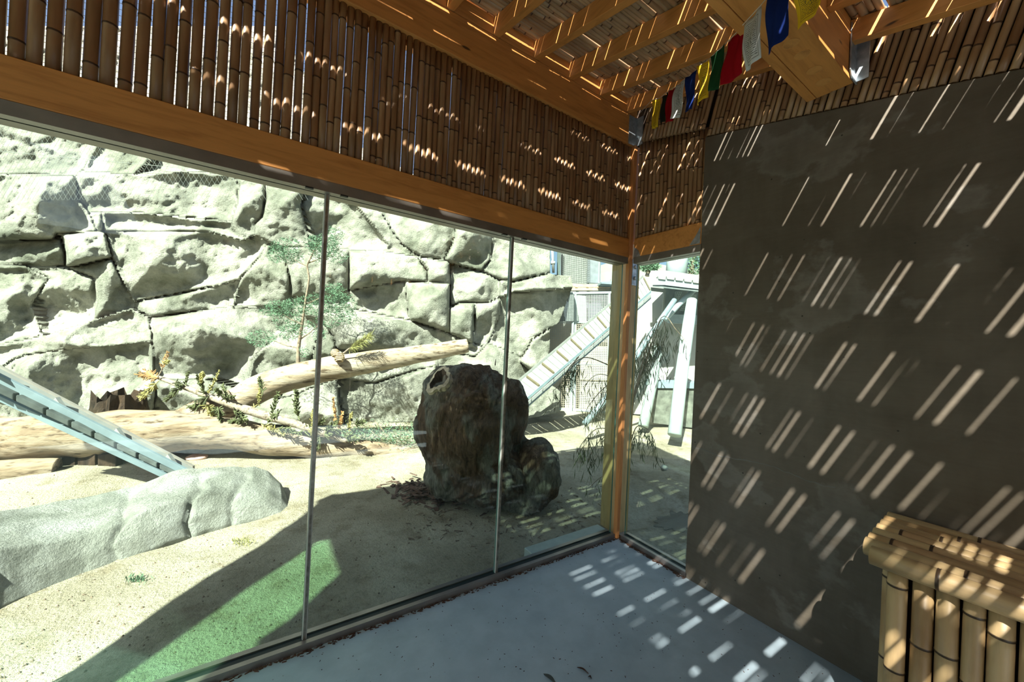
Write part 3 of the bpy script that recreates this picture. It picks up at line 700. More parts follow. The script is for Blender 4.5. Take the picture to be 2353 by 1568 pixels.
def cliff():
    step = 4.0; X = np.arange(-90, 1321, step); Y = np.arange(60, 991, step)
    gx, gy = np.meshgrid(X, Y, indexing='ij'); P = np.stack([gx.ravel(), gy.ravel()], 1)
    best = np.full(len(P), -1e9); sec = np.full(len(P), -1e9); bid = np.zeros(len(P), int); npt = np.zeros_like(P)
    for k, poly in enumerate(RB):
        A = np.array(poly, float); Bp = np.roll(A, -1, 0); ins = np.zeros(len(P), bool); dm = np.full(len(P), 1e9); near = np.zeros_like(P)
        for a, b in zip(A, Bp):
            e = b-a; tt = np.clip(((P-a)@e)/(e@e), 0, 1); q = a+tt[:,None]*e; d = np.hypot(*(P-q).T)
            m = d < dm; dm[m] = d[m]; near[m] = q[m]
            c = ((a[1] > P[:,1]) != (b[1] > P[:,1]))
            with np.errstate(divide='ignore', invalid='ignore'):
                xi = (b[0]-a[0])*(P[:,1]-a[1])/(b[1]-a[1])+a[0]
            ins ^= c & (P[:,0] < xi)
        sd = np.where(ins, dm, -dm); up = sd > best
        sec = np.where(up, best, np.maximum(sec, sd)); npt[up] = near[up]; bid[up] = k; best = np.where(up, sd, best)
    # distance from the shared joint between the two nearest blocks
    joint = np.clip((best-sec)/2, 0, None)
    # snap the outline
    OL = np.array([(-90,60),(640,60),(765,300),(1050,450),(1264,560),(1264,630),(1313,635),(1316,662),(1300,700),(1285,742),(1264,757),(1264,800),(1252,874),(1287,900),(1285,948),(1200,966),(788,979),(345,973),(-90,986)], float)
    inside = np.zeros(len(P), bool)
    for a, b in zip(OL, np.roll(OL, -1, 0)):
        with np.errstate(divide='ignore', invalid='ignore'):
            inside ^= ((a[1] > P[:,1]) != (b[1] > P[:,1])) & (P[:,0] < (b[0]-a[0])*(P[:,1]-a[1])/(b[1]-a[1])+a[0])
    out = (best < -step*1.0) & ~inside
    rim = (best < 0) & ~out & ~inside
    P2 = P.copy(); P2[rim] = npt[rim]
    R = random.Random(3); off = np.zeros(len(P))
    for k, poly in enumerate(RB):
        m = bid == k; A = np.array(poly, float); c = A.mean(0); w_ = np.ptp(A[:,0]); h_ = np.ptp(A[:,1])
        if not m.any(): continue
        u = (P[m,0]-c[0]); v = (P[m,1]-c[1]); sz = min(w_, h_); j = joint[m]
        prot = R.uniform(.0, .30)
        bul = min(.16, sz*.0020)*(1-np.exp(-j/(sz*.10+3)))
        # broken facets: lower envelope of a few tilted planes
        fac = np.full(m.sum(), 1e9)
        for q in range(6):
            ox, oy = R.uniform(-.45, .45)*w_, R.uniform(-.45, .45)*h_
            tx, ty = R.uniform(-.0045, .0045), R.uniform(-.0065, .0075)
            fac = np.minimum(fac, .10+tx*(u-ox)+ty*(v-oy)*-1+R.uniform(0, .05))
        fac = np.clip(fac, -.42, .25)*(1-np.exp(-j/9))
        lip = .12*np.clip(1-(P[m,1]-A[:,1].min())/max(h_,1), 0, 1)
        crk = -.16*np.exp(-(j/2.6)**2)-.04*np.exp(-(j/7)**2)
        off[m] = prot+bul+fac+lip*.6+crk
    dep = np.interp(P2[:,0], [-90, 450, 1100, 1290], [5.9, 6.45, 7.4, 8.3])+(955-P2[:,1])*.0021
    dep += np.where(P2[:,1] > 700, 0, 0)+.25*np.exp(-((P2[:,1]-700)/60.)**2)*(P2[:,0] < 700)
    # the overhanging nose on the right stands forward
    dep -= .5*np.exp(-((P2[:,0]-1240)/70.)**2-((P2[:,1]-690)/70.)**2)
    V = []
    for i in range(len(P2)):
        b0 = at(P2[i,0], P2[i,1], dep[i]-off[i])
        n = fbm(b0, 1.2, 5)*.20+abs(fbm(b0, 2.6, 4, 9.0))*-.15+nz(b0, 14)*.008
        if joint[i] < 8: off[i] += .12*math.exp(-(joint[i]/2.6)**2)*max(0, min(1, .5+nz(b0, .9, 7)*2.2))
        V.append(at(P2[i,0], P2[i,1], dep[i]-off[i]-n*min(1, joint[i]/12+.25)))
    V = np.array([tuple(v) for v in V]); nxs, nys = len(X), len(Y); idx = np.arange(len(P)).reshape(nxs, nys)
    quads = np.stack([idx[:-1,:-1], idx[1:,:-1], idx[1:,1:], idx[:-1,1:]], -1).reshape(-1, 4)
    keep = ~out[quads].any(1); quads = quads[keep]
    # block of a quad = block of the vertex deepest inside its polygon
    qb = bid[quads[np.arange(len(quads)), best[quads].argmax(1)]]
    root = thing('rock_cliff', tuple(at(500, 960, 6.6)), 'tall pale grey-green artificial rock cliff across the enclosure', 'cliff')
    for k in range(len(RB)):
        fq = quads[qb == k]
        if not len(fq): continue
        us, inv = np.unique(fq, return_inverse=True); inv = inv.reshape(-1, 4)
        mb = MB(); n = len(us); back = Vector((FW.x, FW.y, 0)).normalized()*.35
        vv = V[us]; mb.v = [tuple(q) for q in vv]+[tuple(q+np.array(back)) for q in vv]
        ed = {}
        for q in inv:
            mb.f.append(tuple(int(a) for a in q[::-1])); mb.m.append(0)
            for a, b in zip(q, np.roll(q, -1)): ed[(int(a), int(b))] = ed.get((int(a), int(b)), 0)+1
        for (a, b) in list(ed):
            if (b, a) not in ed: mb.f.append((a, b, b+n, a+n)); mb.m.append(0)
        used = sorted({i for f in mb.f for i in f}); rm = {o_: n_ for n_, o_ in enumerate(used)}
        mb.v = [mb.v[i] for i in used]; mb.f = [tuple(rm[i] for i in f) for f in mb.f]
        part('rock_block', mb, ROCK, root, smooth=True)
    # dark core behind the joints
    cm = MB(); cs = [(-90,60),(640,60),(1255,560),(1255,640),(1290,680),(1240,780),(1240,880),(1280,950),(-90,985)]
    return root
cliff()

# ------------------------------------------------------------------ foreground boulder
def boulder():
    # stations: (px, front base py, front shoulder py, rear ridge py)
    S = [(-300,1450,1446,1440),(-285,1470,1400,1330),(-240,1492,1330,1230),(-180,1490,1300,1196),(-120,1470,1290,1185),(-60,1430,1275,1172),(0,1398,1262,1166),(60,1370,1252,1160),(130,1340,1243,1148),(200,1312,1228,1138),(270,1288,1200,1128),(330,1268,1170,1112),
         (380,1250,1160,1092),(430,1232,1150,1080),(480,1215,1132,1072),(530,1202,1128,1067),(580,1192,1128,1067),(615,1186,1132,1080),(645,1182,1150,1110),(662,1178,1165,1145),(668,1174,1168,1160)]
    prof = []; nb = 26
    for (px, b, s_, r) in S:
        pb = gnd(px, b, -.03); db = (pb-CAM).dot(FW)
        sh = at(px, s_, db+.10); rg = at(px, r, db+.42+.25*math.sin(max(0, min(1, (px+120)/780))*math.pi)); bk = Vector((rg.x, rg.y, -.15))+Vector((FW.x, FW.y, 0))*.12
        dn = Vector((pb.x, pb.y, -.2))
        prof.append([dn, pb, pb*.5+sh*.5-Vector((FW.x,FW.y,0))*.04, sh, sh*.5+rg*.5+Vector((0,0,.01)), rg, rg*.5+bk*.5, bk])
    # resample with smooth interpolation
    def smp(seq, u):
        x_ = u*(len(seq)-1); i = min(int(x_), len(seq)-2); f = x_-i; f = f*f*(3-2*f)*.5+f*.5; return seq[i]*(1-f)+seq[i+1]*f
    nu, nv = 150, 64; V = []
    for i in range(nu+1):
        row = [smp([p[k] for p in prof], i/nu) for k in range(8)]
        for j in range(nv+1):
            p = smp(row, j/nv); c = Vector((0,0,0))
            out_ = (-FW*.6+Vector((0,0,.8))).normalized()
            n = fbm(p, 2.2, 5)*.07+abs(fbm(p, 1.7, 3, 4.4))*-.06
            # a few diagonal fissures
            u = i/nu
            for cu, w_, d_ in ((.50, .006, .04), (.66, .008, .05), (.76, .008, .035)):
                q = u-cu-.05*(j/nv-.3)-.015*nz(p, 5, 2); n -= d_*math.exp(-(q/w_)**2)*(1 if .08 < j/nv < .62 else .3)
            V.append(p+out_*n)
    m = MB(); m.v = [tuple(v) for v in V]
    for i in range(nu):
        for j in range(nv): m.f.append((i*(nv+1)+j, (i+1)*(nv+1)+j, (i+1)*(nv+1)+j+1, i*(nv+1)+j+1)); m.m.append(0)
    m.f.append(tuple(nu*(nv+1)+j for j in range(nv+1))); m.m.append(0)
    m.f.append(tuple(j for j in range(nv+1))[::-1]); m.m.append(0)
    o = part('boulder', m, ROCKF, smooth=True); tag(o, 'long low pale boulder lying on the sand just beyond the first glass pane', 'rock')
boulder()

# ------------------------------------------------------------------ logs
def tpath(P, nseg=10):
    """(px, py, depth, radius px) -> smooth world path and radii"""
    pts = [at(a, b, c) for a, b, c, r in P]; rad = [r*c/F for a, b, c, r in P]; op = []; orr = []
    n = len(pts)
    for i in range(n-1):
        p0, p1, p2, p3 = pts[max(i-1,0)], pts[i], pts[i+1], pts[min(i+2,n-1)]
        for k in range(nseg):
            t = k/nseg; q = .5*((2*p1)+(p2-p0)*t+(2*p0-5*p1+4*p2-p3)*t*t+(3*p1-p0-3*p2+p3)*t**3)
            op.append(q); orr.append(rad[i]*(1-t)+rad[i+1]*t)
    op.append(pts[-1]); orr.append(rad[-1]); return op, orr
def logobj(name, P, mat, label, cat, seed, wob=.22, n=28, nseg=12, parent=None):
    p, r = tpath(P, nseg); mb = MB().tube(p, r, n, wob=wob, seed=seed)
    # split, slightly jagged ends
    o = part(name, mb, mat, parent, smooth=True)
    if parent is None: tag(o, label, cat)
    return o
LG = thing('fallen_log', tuple(at(400, 1060, 4.6)), 'thick pale weathered log lying across the enclosure behind the boulder', 'log')
logobj('trunk', [(-150,1010,4.0,50),(0,1008,4.15,50),(150,1003,4.3,49),(300,993,4.5,50),(400,990,4.65,47),(500,992,4.8,38),(600,1010,4.9,32),(700,1022,5.0,27),(800,1030,5.15,21),(900,1037,5.3,15),(975,1042,5.45,8)], LOGM, None, None, 3, parent=LG)
logobj('limb_stub', [(395,990,4.7,40),(470,955,4.9,36),(540,925,5.1,32)], LOGM, None, None, 9, parent=LG)
logobj('leaning_log', [(530,935,5.15,33),(600,893,5.3,31),(700,860,5.5,29),(800,840,5.7,27),(900,825,5.9,23),(1000,808,6.1,19),(1074,795,6.25,16)], LOGL,
       'smooth pale log sloping up to the right in front of the cliff', 'log', 5, .08)
logobj('short_log', [(-120,1095,3.75,30),(0,1088,3.9,28),(70,1082,4.0,26),(132,1078,4.1,24)], LOGM, 'short split log lying under the left end of thick log', 'log', 7)
sp_ = thing('log_support', tuple(gnd(210,1088)), 'dark wooden block holding up the thick fallen log', 'block')
a = [at(140,1042,4.28), at(272,1030,4.45), at(270,1082,4.4), at(140,1098,4.22)]
part('block', MB().prism(a, Vector((FW.x,FW.y,0))*.3), LOGD, sp_, bevel=.015)
for i, (x0, x1) in enumerate(((145,172),(178,218),(224,266))):
    a = [at(x0,1046,4.25), at(x1,1044,4.25), at(x1,1090,4.25), at(x0,1096,4.25)]
    part('stave', MB().prism(a, Vector((FW.x,FW.y,0))*.08), LOGD, sp_, bevel=.006)
# dark broken stump behind the log
def broken():
    mb = MB(); cx, dd = 275, 5.6; R = random.Random(5); n = 26; base = []
    r = 46*dd/F; c = at(cx, 955, dd); vs = []; lv = 5
    tops = [R.uniform(.05, .20)+(.10 if i % 7 == 0 else 0) for i in range(n)]
    for l in range(lv+1):
        for i in range(n):
            t = 2*math.pi*i/n; rr = r*(1.12-.25*l/lv)*(1+.12*math.sin(i*3.7)+.08*R.uniform(-1,1))
            vs.append(Vector((c.x+rr*math.cos(t), c.y+rr*math.sin(t), c.z-.25+(.42+tops[i])*l/lv)))
    for i in range(n):
        t = 2*math.pi*i/n; vs.append(Vector((c.x+r*.55*math.cos(t), c.y+r*.55*math.sin(t), c.z-.05)))
    for l in range(lv+1):
        for i in range(n): mb.f.append((l*n+i, l*n+(i+1)%n, (l+1)*n+(i+1)%n, (l+1)*n+i)); mb.m.append(0)
    mb.f.append(tuple((lv+1)*n+i for i in range(n))); mb.m.append(0); mb.v = [tuple(v) for v in vs]
    o = part('broken_stump', mb, LOGD, smooth=False); tag(o, 'dark brown splintered stump poking up behind the thick log', 'stump')
broken()
GREY = simple('grey_stone', (.33,.35,.34), .85, var=.35, scale=6)
def lump(name, px, py, d, rx, ry, mat, label, cat, sub=.35, seed=0, fl=.8):
    mb = MB(); c = at(px, py, d); a = rx*d/F; b = ry*d/F; n, m = 18, 11
    vs = [(0,0,1)]
    for j in range(1, m):
        for i in range(n):
            th = math.pi*j/m; ph = 2*math.pi*i/n; vs.append((math.sin(th)*math.cos(ph), math.sin(th)*math.sin(ph), math.cos(th)))
    vs.append((0,0,-1)); V = []
    for v in vs:
        k = 1+sub*fbm(v, 1.3, 3, seed+1.5); V.append((c.x+v[0]*a*k, c.y+v[1]*a*fl*k, c.z+v[2]*b*k))
    F_ = [(0, 1+i, 1+(i+1)%n) for i in range(n)]
    for j in range(m-2):
        for i in range(n): F_.append((1+j*n+i, 1+(j+1)*n+i, 1+(j+1)*n+(i+1)%n, 1+j*n+(i+1)%n))
    L = len(vs)-1; F_ += [(L, 1+(m-2)*n+(i+1)%n, 1+(m-2)*n+i) for i in range(n)]
    mb.add(V, F_); o = part(name, mb, mat, smooth=True); tag(o, label, cat); return o
lump('rock', 440, 1030, 4.9, 26, 20, GREY, 'grey and white mottled lump in the gap beneath the thick log', 'rock', .5, 1)  # lumps standing in for an unclear grey and pink shape
lump('rock', 480, 1044, 5.3, 55, 15, simple('dark_shade', (.07,.075,.07), .9, var=.4), 'dark lump standing in for the shade beneath the thick log', 'rock', .6, 2)  # dark lump added where only shade shows beneath the log
lump('rock', 452, 1052, 4.7, 20, 8, simple('pink_lump', (.55,.36,.30), .85, var=.3), 'small pinkish flat lump under the thick log', 'rock', .5, 4)
lump('rock', 1526, 1076, 4.6, 9, 7, GREY, 'small grey stone alone on the sand behind narrow glass', 'rock', .4, 6)

# ------------------------------------------------------------------ burl stump
def burl():
    D = 3.85; k = D/F; cs = [  # centre px, py, depth offset, radii (px, px, px)
        (1075,985,0,112,112,150), (1160,955,.06,58,70,88), (1040,895,-.02,62,70,52), (1232,1078,-.02,52,60,74), (1195,1128,-.04,62,60,50), (1040,1085,-.03,62,70,52), (1120,1090,-.06,90,90,68), (1100,900,.0,62,70,62)]
    bm = MB()
    for (px, py, o, rx, rd, ry) in cs:
        c = at(px, py, D+o); n, m = 28, 18
        base = len(bm.v); V = [c+UP*ry*k]
        for j in range(1, m):
            for i in range(n):
                th = math.pi*j/m; ph = 2*math.pi*i/n
                V.append(c+RT*(rx*k*math.sin(th)*math.cos(ph))+FW*(rd*k*math.sin(th)*math.sin(ph))+UP*(ry*k*math.cos(th)))
        V.append(c-UP*ry*k)
        F_ = [(0, 1+(i+1)%n, 1+i) for i in range(n)]
        for j in range(m-2):
            for i in range(n): F_.append((1+j*n+i, 1+j*n+(i+1)%n, 1+(j+1)*n+(i+1)%n, 1+(j+1)*n+i))
        L = len(V)-1; F_ += [(L, 1+(m-2)*n+i, 1+(m-2)*n+(i+1)%n) for i in range(n)]
        bm.add(V, F_)
    me = bm.mesh('tmp', STUMP); ob = bpy.data.objects.new('tmp', me); COL.objects.link(ob)
    r = ob.modifiers.new('r', 'REMESH'); r.mode = 'VOXEL'; r.voxel_size = .016
    s_ = ob.modifiers.new('s', 'SMOOTH'); s_.iterations = 6; s_.factor = .6
    dg = bpy.context.evaluated_depsgraph_get(); ev = ob.evaluated_get(dg).to_mesh()
    n = len(ev.vertices); co_ = np.empty(n*3); ev.vertices.foreach_get('co', co_); co_ = co_.reshape(-1, 3)
    no = np.empty(n*3); ev.vertices.foreach_get('normal', no); no = no.reshape(-1, 3)
    fs = [tuple(p.vertices) for p in ev.polygons]
    out = MB(); hc = at(1008, 862, D-.28); ctr = at(1090, 990, D)
    for i in range(n):
        p = Vector(co_[i]); nn = Vector(no[i])
        q = Vector((p.x*3.0, p.y*3.0, p.z*.8))+Vector((nz(p, 2), nz(p, 2, 5), 0))*1.2
        d = fbm(p, 1.6, 3)*.10+(abs(noise.noise(q*2.4))-.25)*.055+noise.noise(q*7)*.022+fbm(p, 13, 2, 2)*.012
        dh = (p-hc).length
        if dh < .17: d -= .10*math.exp(-(dh/.095)**2)
        elif dh < .24: d += .012
        out.v.append(tuple(p+nn*d))
    out.f = fs; out.m = [0]*len(fs)
    bpy.data.objects.remove(ob)
    root = thing('burl_stump', tuple(gnd(1110, 1150)), 'huge dark knotted burl stump standing behind the third glass pane', 'stump')
    part('trunk', out, STUMP, root, smooth=True)
    # pale sawn knot on the upper left
    kn = MB(); c = at(1010, 872, D-.29); ax = (-FW*.6+UP*.7-RT*.35).normalized(); a = ax.orthogonal().normalized(); b = ax.cross(a); m = 30
    R = random.Random(2); vs = []
    for rr, h in ((.165,-.08),(.155,.0),(.115,.008),(.085,-.03),(.05,-.07)):
        for i in range(m):
            t = 2*math.pi*i/m; q = rr*(1+.14*math.sin(3*t+1)+.09*R.uniform(-1,1)); vs.append(c+a*q*math.cos(t)+b*q*.75*math.sin(t)+ax*(h+.008*R.uniform(-1,1)))
    F_ = []
    for j in range(4):
        for i in range(m): F_.append((j*m+i, j*m+(i+1)%m, (j+1)*m+(i+1)%m, (j+1)*m+i))
    F_.append(tuple(4*m+i for i in range(m))); kn.add(vs, F_); kn.m = [0 if q < 2*m else 1 for q in range(len(kn.f))]; part('sawn_knot', kn, [simple('sawn_wood', (.50,.42,.30), .8, var=.3, scale=14), LOGD], root, label='pale hollow sawn knot')
    tw = MB(); tw.tube([at(1138,840,D), at(1139,826,D)], [.006,.003], 6); part('twig', tw, LOGD, root)
burl()
# bark flakes heaped at its foot
bk = MB(); R = random.Random(8)
for i in range(300):
    px = R.gauss(985, 45); py = 1128+R.gauss(0, 12)+(px-985)*.10; c = gnd(px, py)
    c.z = gz(c.x, c.y)+R.uniform(0, .05)*math.exp(-((px-965)/50)**2)+.004
    t = R.uniform(0, 6.28); d = Vector((math.cos(t), math.sin(t), R.uniform(-.25, .4))).normalized(); l = R.uniform(.03, .13); wd = R.uniform(.008, .028)
    s_ = d.cross(Vector((0,0,1))).normalized(); n = s_.cross(d)*.005
    bk.hexa([c-s_*wd, c+s_*wd, c+d*l+s_*wd*.4, c+d*l-s_*wd*.6], [c-s_*wd+n, c+s_*wd+n, c+d*l+s_*wd*.4+n, c+d*l-s_*wd*.6+n])
o = part('bark_pile', bk, simple('bark_flake', (.10,.06,.045), .9, var=.4, scale=20), kind='stuff'); tag(o, 'heap of dark reddish bark flakes at the foot of burl stump', 'bark')
bk = MB()
for i in range(260):
    px = R.uniform(930, 1400); py = R.uniform(1120, 1230)+R.gauss(0, 12); c = gnd(px, py)
    if c.y < .3 or abs(c.x) > 4: continue
    c.z = gz(c.x, c.y)+.002; t = R.uniform(0, 6.28); d = Vector((math.cos(t), math.sin(t), R.uniform(-.1, .15))).normalized(); l = R.uniform(.01, .06); wd = R.uniform(.002, .007)
    s_ = d.cross(Vector((0,0,1))).normalized(); n = Vector((0,0,.004))
    bk.hexa([c-s_*wd, c+s_*wd, c+d*l+s_*wd*.4, c+d*l-s_*wd*.6], [c-s_*wd+n, c+s_*wd+n, c+d*l+s_*wd*.4+n, c+d*l-s_*wd*.6+n])
for i in range(900):
    px = R.uniform(-100, 1560); py = R.uniform(1080, 1560); c = gnd(px, py)
    if c.y < .25 or c.y > 4: continue
    c.z = gz(c.x, c.y); r = R.uniform(.003, .009); bk.octa(c-Vector((0,0,r)), (R.uniform(-.3,.3),R.uniform(-.3,.3),1), r, r*2.2)
o = part('ground_litter', bk, simple('litter', (.16,.12,.085), .9, var=.4, scale=20), kind='stuff'); tag(o, 'scattered bark crumbs and gravel on the shaded sand', 'litter')
# puddle
pm, t_, b_ = nmat('puddle_water'); b_.inputs['Base Color'].default_value = (.10,.10,.08,1); b_.inputs['Roughness'].default_value = .16; b_.inputs['Specular IOR Level'].default_value = .6
bump(t_, b_, noi(t_, mapped(t_), 45, 6, .7), 1.0, .02)
pd = MB(); c = gnd(1562, 1190); c = Vector((PUD[0], PUD[1], 0)); zt_ = gz(c.x, c.y)+.004; ring = []
for i in range(90):
    t = 2*math.pi*i/90; q = 1+.5*noise.noise(Vector((math.cos(t)*3.5, math.sin(t)*3.5, 3)))
    ring.append((c.x+.27*q*math.cos(t), c.y+.17*q*math.sin(t), zt_))
pd.prism(ring, (0,0,-.004)); o = part('puddle', pd, pm); tag(o, 'small bright puddle on the sand by narrow glass', 'puddle')

# ------------------------------------------------------------------ plants
LEAFG = simple('acacia_leaf', (.10,.19,.11), .7, var=.35, scale=6, bst=0)
LEAFY = simple('pine_needle', (.26,.26,.09), .7, var=.3, scale=6, bst=0)
LEAFC = simple('cypress_leaf', (.10,.115,.05), .8, var=.45, scale=7, bst=0)
LEAFB = simple('cypress_dry_leaf', (.42,.24,.10), .8, var=.4, scale=7, bst=0)
LEAFO = simple('cypress_olive_leaf', (.33,.30,.11), .8, var=.4, scale=7, bst=0)
LEAFD = simple('willow_leaf', (.10,.13,.06), .55, var=.35, scale=5, bst=0)
TWIG = simple('twig_bark', (.27,.21,.15), .85, var=.3, scale=10)
BRW = logm('bare_branch', (.17,.13,.09), (.30,.25,.20), (.38,.34,.29), (2,2,2))
R = random.Random(11)
sh = thing('young_tree', tuple(at(686, 845, 5.9)), 'slender young tree with feathery green foliage in front of the cliff', 'tree')
D = 5.85
p, r = tpath([(685,850,D,4.2),(686,800,D,4),(692,760,D,3.2),(698,720,D,2.6),(704,680,D,2.3),(710,640,D,2),(706,612,D,1.8),(712,596,D,1.4)], 5)
part('trunk', MB().tube(p, r, 8), TWIG, sh, smooth=True)
bl = [[(686,800),(660,795),(620,780)],[(690,780),(712,765),(735,745)],[(694,745),(670,735),(650,722)],[(700,700),(725,690),(745,680)],[(707,612),(690,605),(668,592)],[(707,605),(735,595),(765,585)],[(712,596),(722,575),(735,558)]]
bmb = MB()
for b_l in bl: bmb.tube([at(x_, y_, D+.02) for x_, y_ in b_l], [.011,.008,.004], 6)
part('branch', bmb, TWIG, sh)
cl = [(600,778,34,20,.0),(655,572,36,28,.0),(640,585,26,20,.05),(672,590,24,18,.1),(745,565,34,30,.1),(765,545,26,24,.0),(770,590,30,18,.0),(735,580,24,24,.1),(720,560,20,18,.0),
      (640,708,34,18,0),(680,705,34,20,.1),(720,700,40,26,.1),(765,690,38,30,0),(790,700,30,26,.1),(660,740,32,24,0),(695,755,28,20,.1),(755,730,34,26,.1),(800,730,22,16,0),(770,665,26,14,0),(735,770,18,14,0),(700,812,14,12,0),(620,715,22,14,.1),(665,765,26,18,0)]
for (cx, cy, ax_, ay_, dd) in cl:
    m = MB()
    for i in range(int(ax_*ay_*.30)):
        t = R.uniform(0, 6.28); q = math.sqrt(R.random()); pp = at(cx+ax_*q*math.cos(t), cy+ay_*q*math.sin(t), D+dd+R.uniform(-.2,.2))
        for s_ in range(3):
            d = Vector((R.uniform(-1,1), R.uniform(-1,1), R.uniform(-.4,.9))); m.leaf(pp, d, .0085, R.uniform(.03,.055))
    part('foliage', m, LEAFG, sh, kind='stuff')

# pine sprig with rope knot, on the leaning log
ps = thing('pine_sprig', tuple(at(785, 822, 5.55)), 'yellow-green pine sprig tied to the pale leaning log', 'branch')
D = 5.5
part('stem', MB().tube([at(778,822,D), at(800,803,D), at(825,787,D), at(848,774,D)], [.014,.011,.008,.004], 6), TWIG, ps)
m = MB()
for i in range(520):
    u = R.random(); c = at(800+50*u, 805-32*u, D+R.uniform(-.03,.03)); t = R.uniform(0, 6.28)
    d = (at(850,770,D)-at(800,803,D)).normalized()*R.uniform(.2,1.2)+(UP*math.cos(t)+FW*math.sin(t))*R.uniform(.4,1)
    m.leaf(c, d, .006, R.uniform(.07,.16))
part('needles', m, LEAFY, ps, kind='stuff')
rk = thing('rope_knot', tuple(at(778, 826, 5.5)), 'round knot of tan rope wrapped on the leaning log', 'rope')
ROPE = simple('rope', (.50,.37,.22), .9, var=.3, scale=30)
for (cx, cy, rr) in ((780,822,11),(770,812,9)):
    for j in range(5):
        tt = (j-2)/2.6; ring = [at(cx+rr*math.cos(a)*math.sqrt(max(.1,1-tt*tt*.8)), cy+tt*rr*.9+rr*.25*math.sin(a), 5.45+.05*math.sin(a)) for a in [2*math.pi*i/16 for i in range(17)]]
        part('rope_turn', MB().tube(ring, .010, 6, cap=False), ROPE, rk, smooth=True)

# dead cypress branch
cy = thing('cypress_branch', tuple(at(560, 960, 4.9)), 'long cut cypress branch with dry brown and olive leaf clumps over the thick log', 'branch')
p, r = tpath([(322,852,4.75,3),(365,868,4.75,4.5),(430,892,4.75,6),(500,918,4.75,8),(560,940,4.75,9.5),(620,958,4.8,9.5),(680,975,4.85,8.5),(740,995,4.9,7),(800,1015,5.0,5)], 6)
part('stem', MB().tube(p, r, 10, wob=.1), BRW, cy, smooth=True)
part('twig', MB().tube([at(362,868,4.7), at(372,850,4.7), at(378,830,4.7), at(386,812,4.7)], [.008,.007,.006,.003], 6), BRW, cy)
part('twig', MB().tube([at(520,925,4.7), at(515,905,4.7), at(508,893,4.7)], [.007,.006,.004], 6), BRW, cy)
def sprig(px, py, d, vx, vy, ln, wd, mat, n=70):
    """clump of blunt scale-leaved twiglets along a short curved axis"""
    m = MB(); a = at(px, py, d); b = at(px+vx*ln, py+vy*ln, d+R.uniform(-.08,.08)); k = d/F
    m.tube([a, (a+b)/2+Vector((0,0,-.01)), b], [.005,.004,.002], 5)
    for i in range(n):
        u = R.random(); c = a+(b-a)*u; t = R.uniform(0, 6.28)
        dr = (b-a).normalized()*R.uniform(.3,1)+(UP*math.cos(t)+FW*math.sin(t)+RT*math.sin(t*2)*.7)*R.uniform(.3,1)
        w_ = wd*k*(1-.45*u); l = w_*R.uniform(.6,1.1); m.tube([c, c+dr.normalized()*l*.5, c+dr.normalized()*l], [.004,.0075,.005], 5, cap=True)
    part('sprig', m, mat, cy)
for a in [(365,868,4.72,-1,-.15,45,16,LEAFB),(360,880,4.7,-.9,.9,38,18,LEAFO),(350,862,4.74,-.8,-.3,30,14,LEAFB),(372,850,4.7,.35,-1,40,10,LEAFB),(376,835,4.7,.7,-.3,16,8,LEAFO),
          (420,885,4.7,-.8,.75,48,16,LEAFC),(405,878,4.72,.4,.6,22,14,LEAFC),(425,885,4.75,.25,-1,28,9,LEAFC),(470,905,4.7,-.35,-1,42,16,LEAFC),(462,880,4.72,.1,-1,20,14,LEAFO),(478,905,4.7,.5,-1,52,9,LEAFO),
          (480,910,4.7,-.8,.8,60,18,LEAFC),(450,925,4.68,-.5,.8,45,18,LEAFC),(475,930,4.7,.4,.8,30,16,LEAFO),(520,925,4.7,-.2,-1,40,14,LEAFC),(515,915,4.72,.8,-.1,28,12,LEAFC),(510,905,4.72,-.7,-.4,20,12,LEAFC),
          (605,900,4.8,-.3,-1,30,14,LEAFC),(595,930,4.8,.05,-1,40,10,LEAFO),(585,935,4.8,-.6,.4,22,10,LEAFO),(625,950,4.8,.3,-1,45,14,LEAFC),(640,948,4.8,-.6,.5,35,16,LEAFC),(685,960,4.85,-.1,-1,62,16,LEAFC),(675,935,4.85,.3,-1,30,14,LEAFC),
          (570,965,4.75,-1,.1,45,14,LEAFC),(560,955,4.78,-.6,-.4,26,14,LEAFC),(600,975,4.75,.9,.4,60,16,LEAFO),(640,985,4.75,.9,.2,60,16,LEAFC),(700,995,4.85,.9,-.6,50,18,LEAFC),(715,1000,4.85,.2,-1,50,16,LEAFO),
          (735,1005,4.85,-.2,.6,38,22,LEAFC),(745,1000,4.85,.6,-.7,48,18,LEAFC),(772,975,4.95,-.1,-1,60,10,LEAFB),(780,985,4.95,.2,-1,35,12,LEAFB),(800,990,5,.2,-1,40,10,LEAFO),(815,975,5,.7,-.2,28,16,LEAFC),(790,1000,4.95,.8,.3,40,18,LEAFC),
          (540,945,4.72,.6,.5,40,14,LEAFC),(500,935,4.7,.2,.9,34,16,LEAFC),(720,975,4.8,.1,-1,30,16,LEAFO)]:
    sprig(*a)
gb = thing('green_brush', tuple(at(870, 1005, 5.6)), 'low tangle of green cut brushwood on sand left of the burl stump', 'brush')
for k in range(8):
    m = MB(); cx = 790+k*22
    for i in range(300):
        c = at(cx+R.gauss(0,14), 1005+R.gauss(0,14)-(k>5)*6, 5.5+R.uniform(-.3,.3)); c.z = max(c.z, gz(c.x,c.y)+.01)
        m.leaf(c, Vector((R.uniform(-1,1), R.uniform(-1,1), R.uniform(-.2,1))), .010, R.uniform(.03,.08))
    part('foliage', m, LEAFG if k % 2 else LEAFC, gb, kind='stuff')
for k in range(10):
    x0 = R.uniform(780, 940); y0 = R.uniform(990, 1025); part('twig', MB().tube([at(x0, y0, 5.4), at(x0+R.uniform(-30,30), y0-R.uniform(5,40), 5.4)], [.006,.003], 5), TWIG, gb)

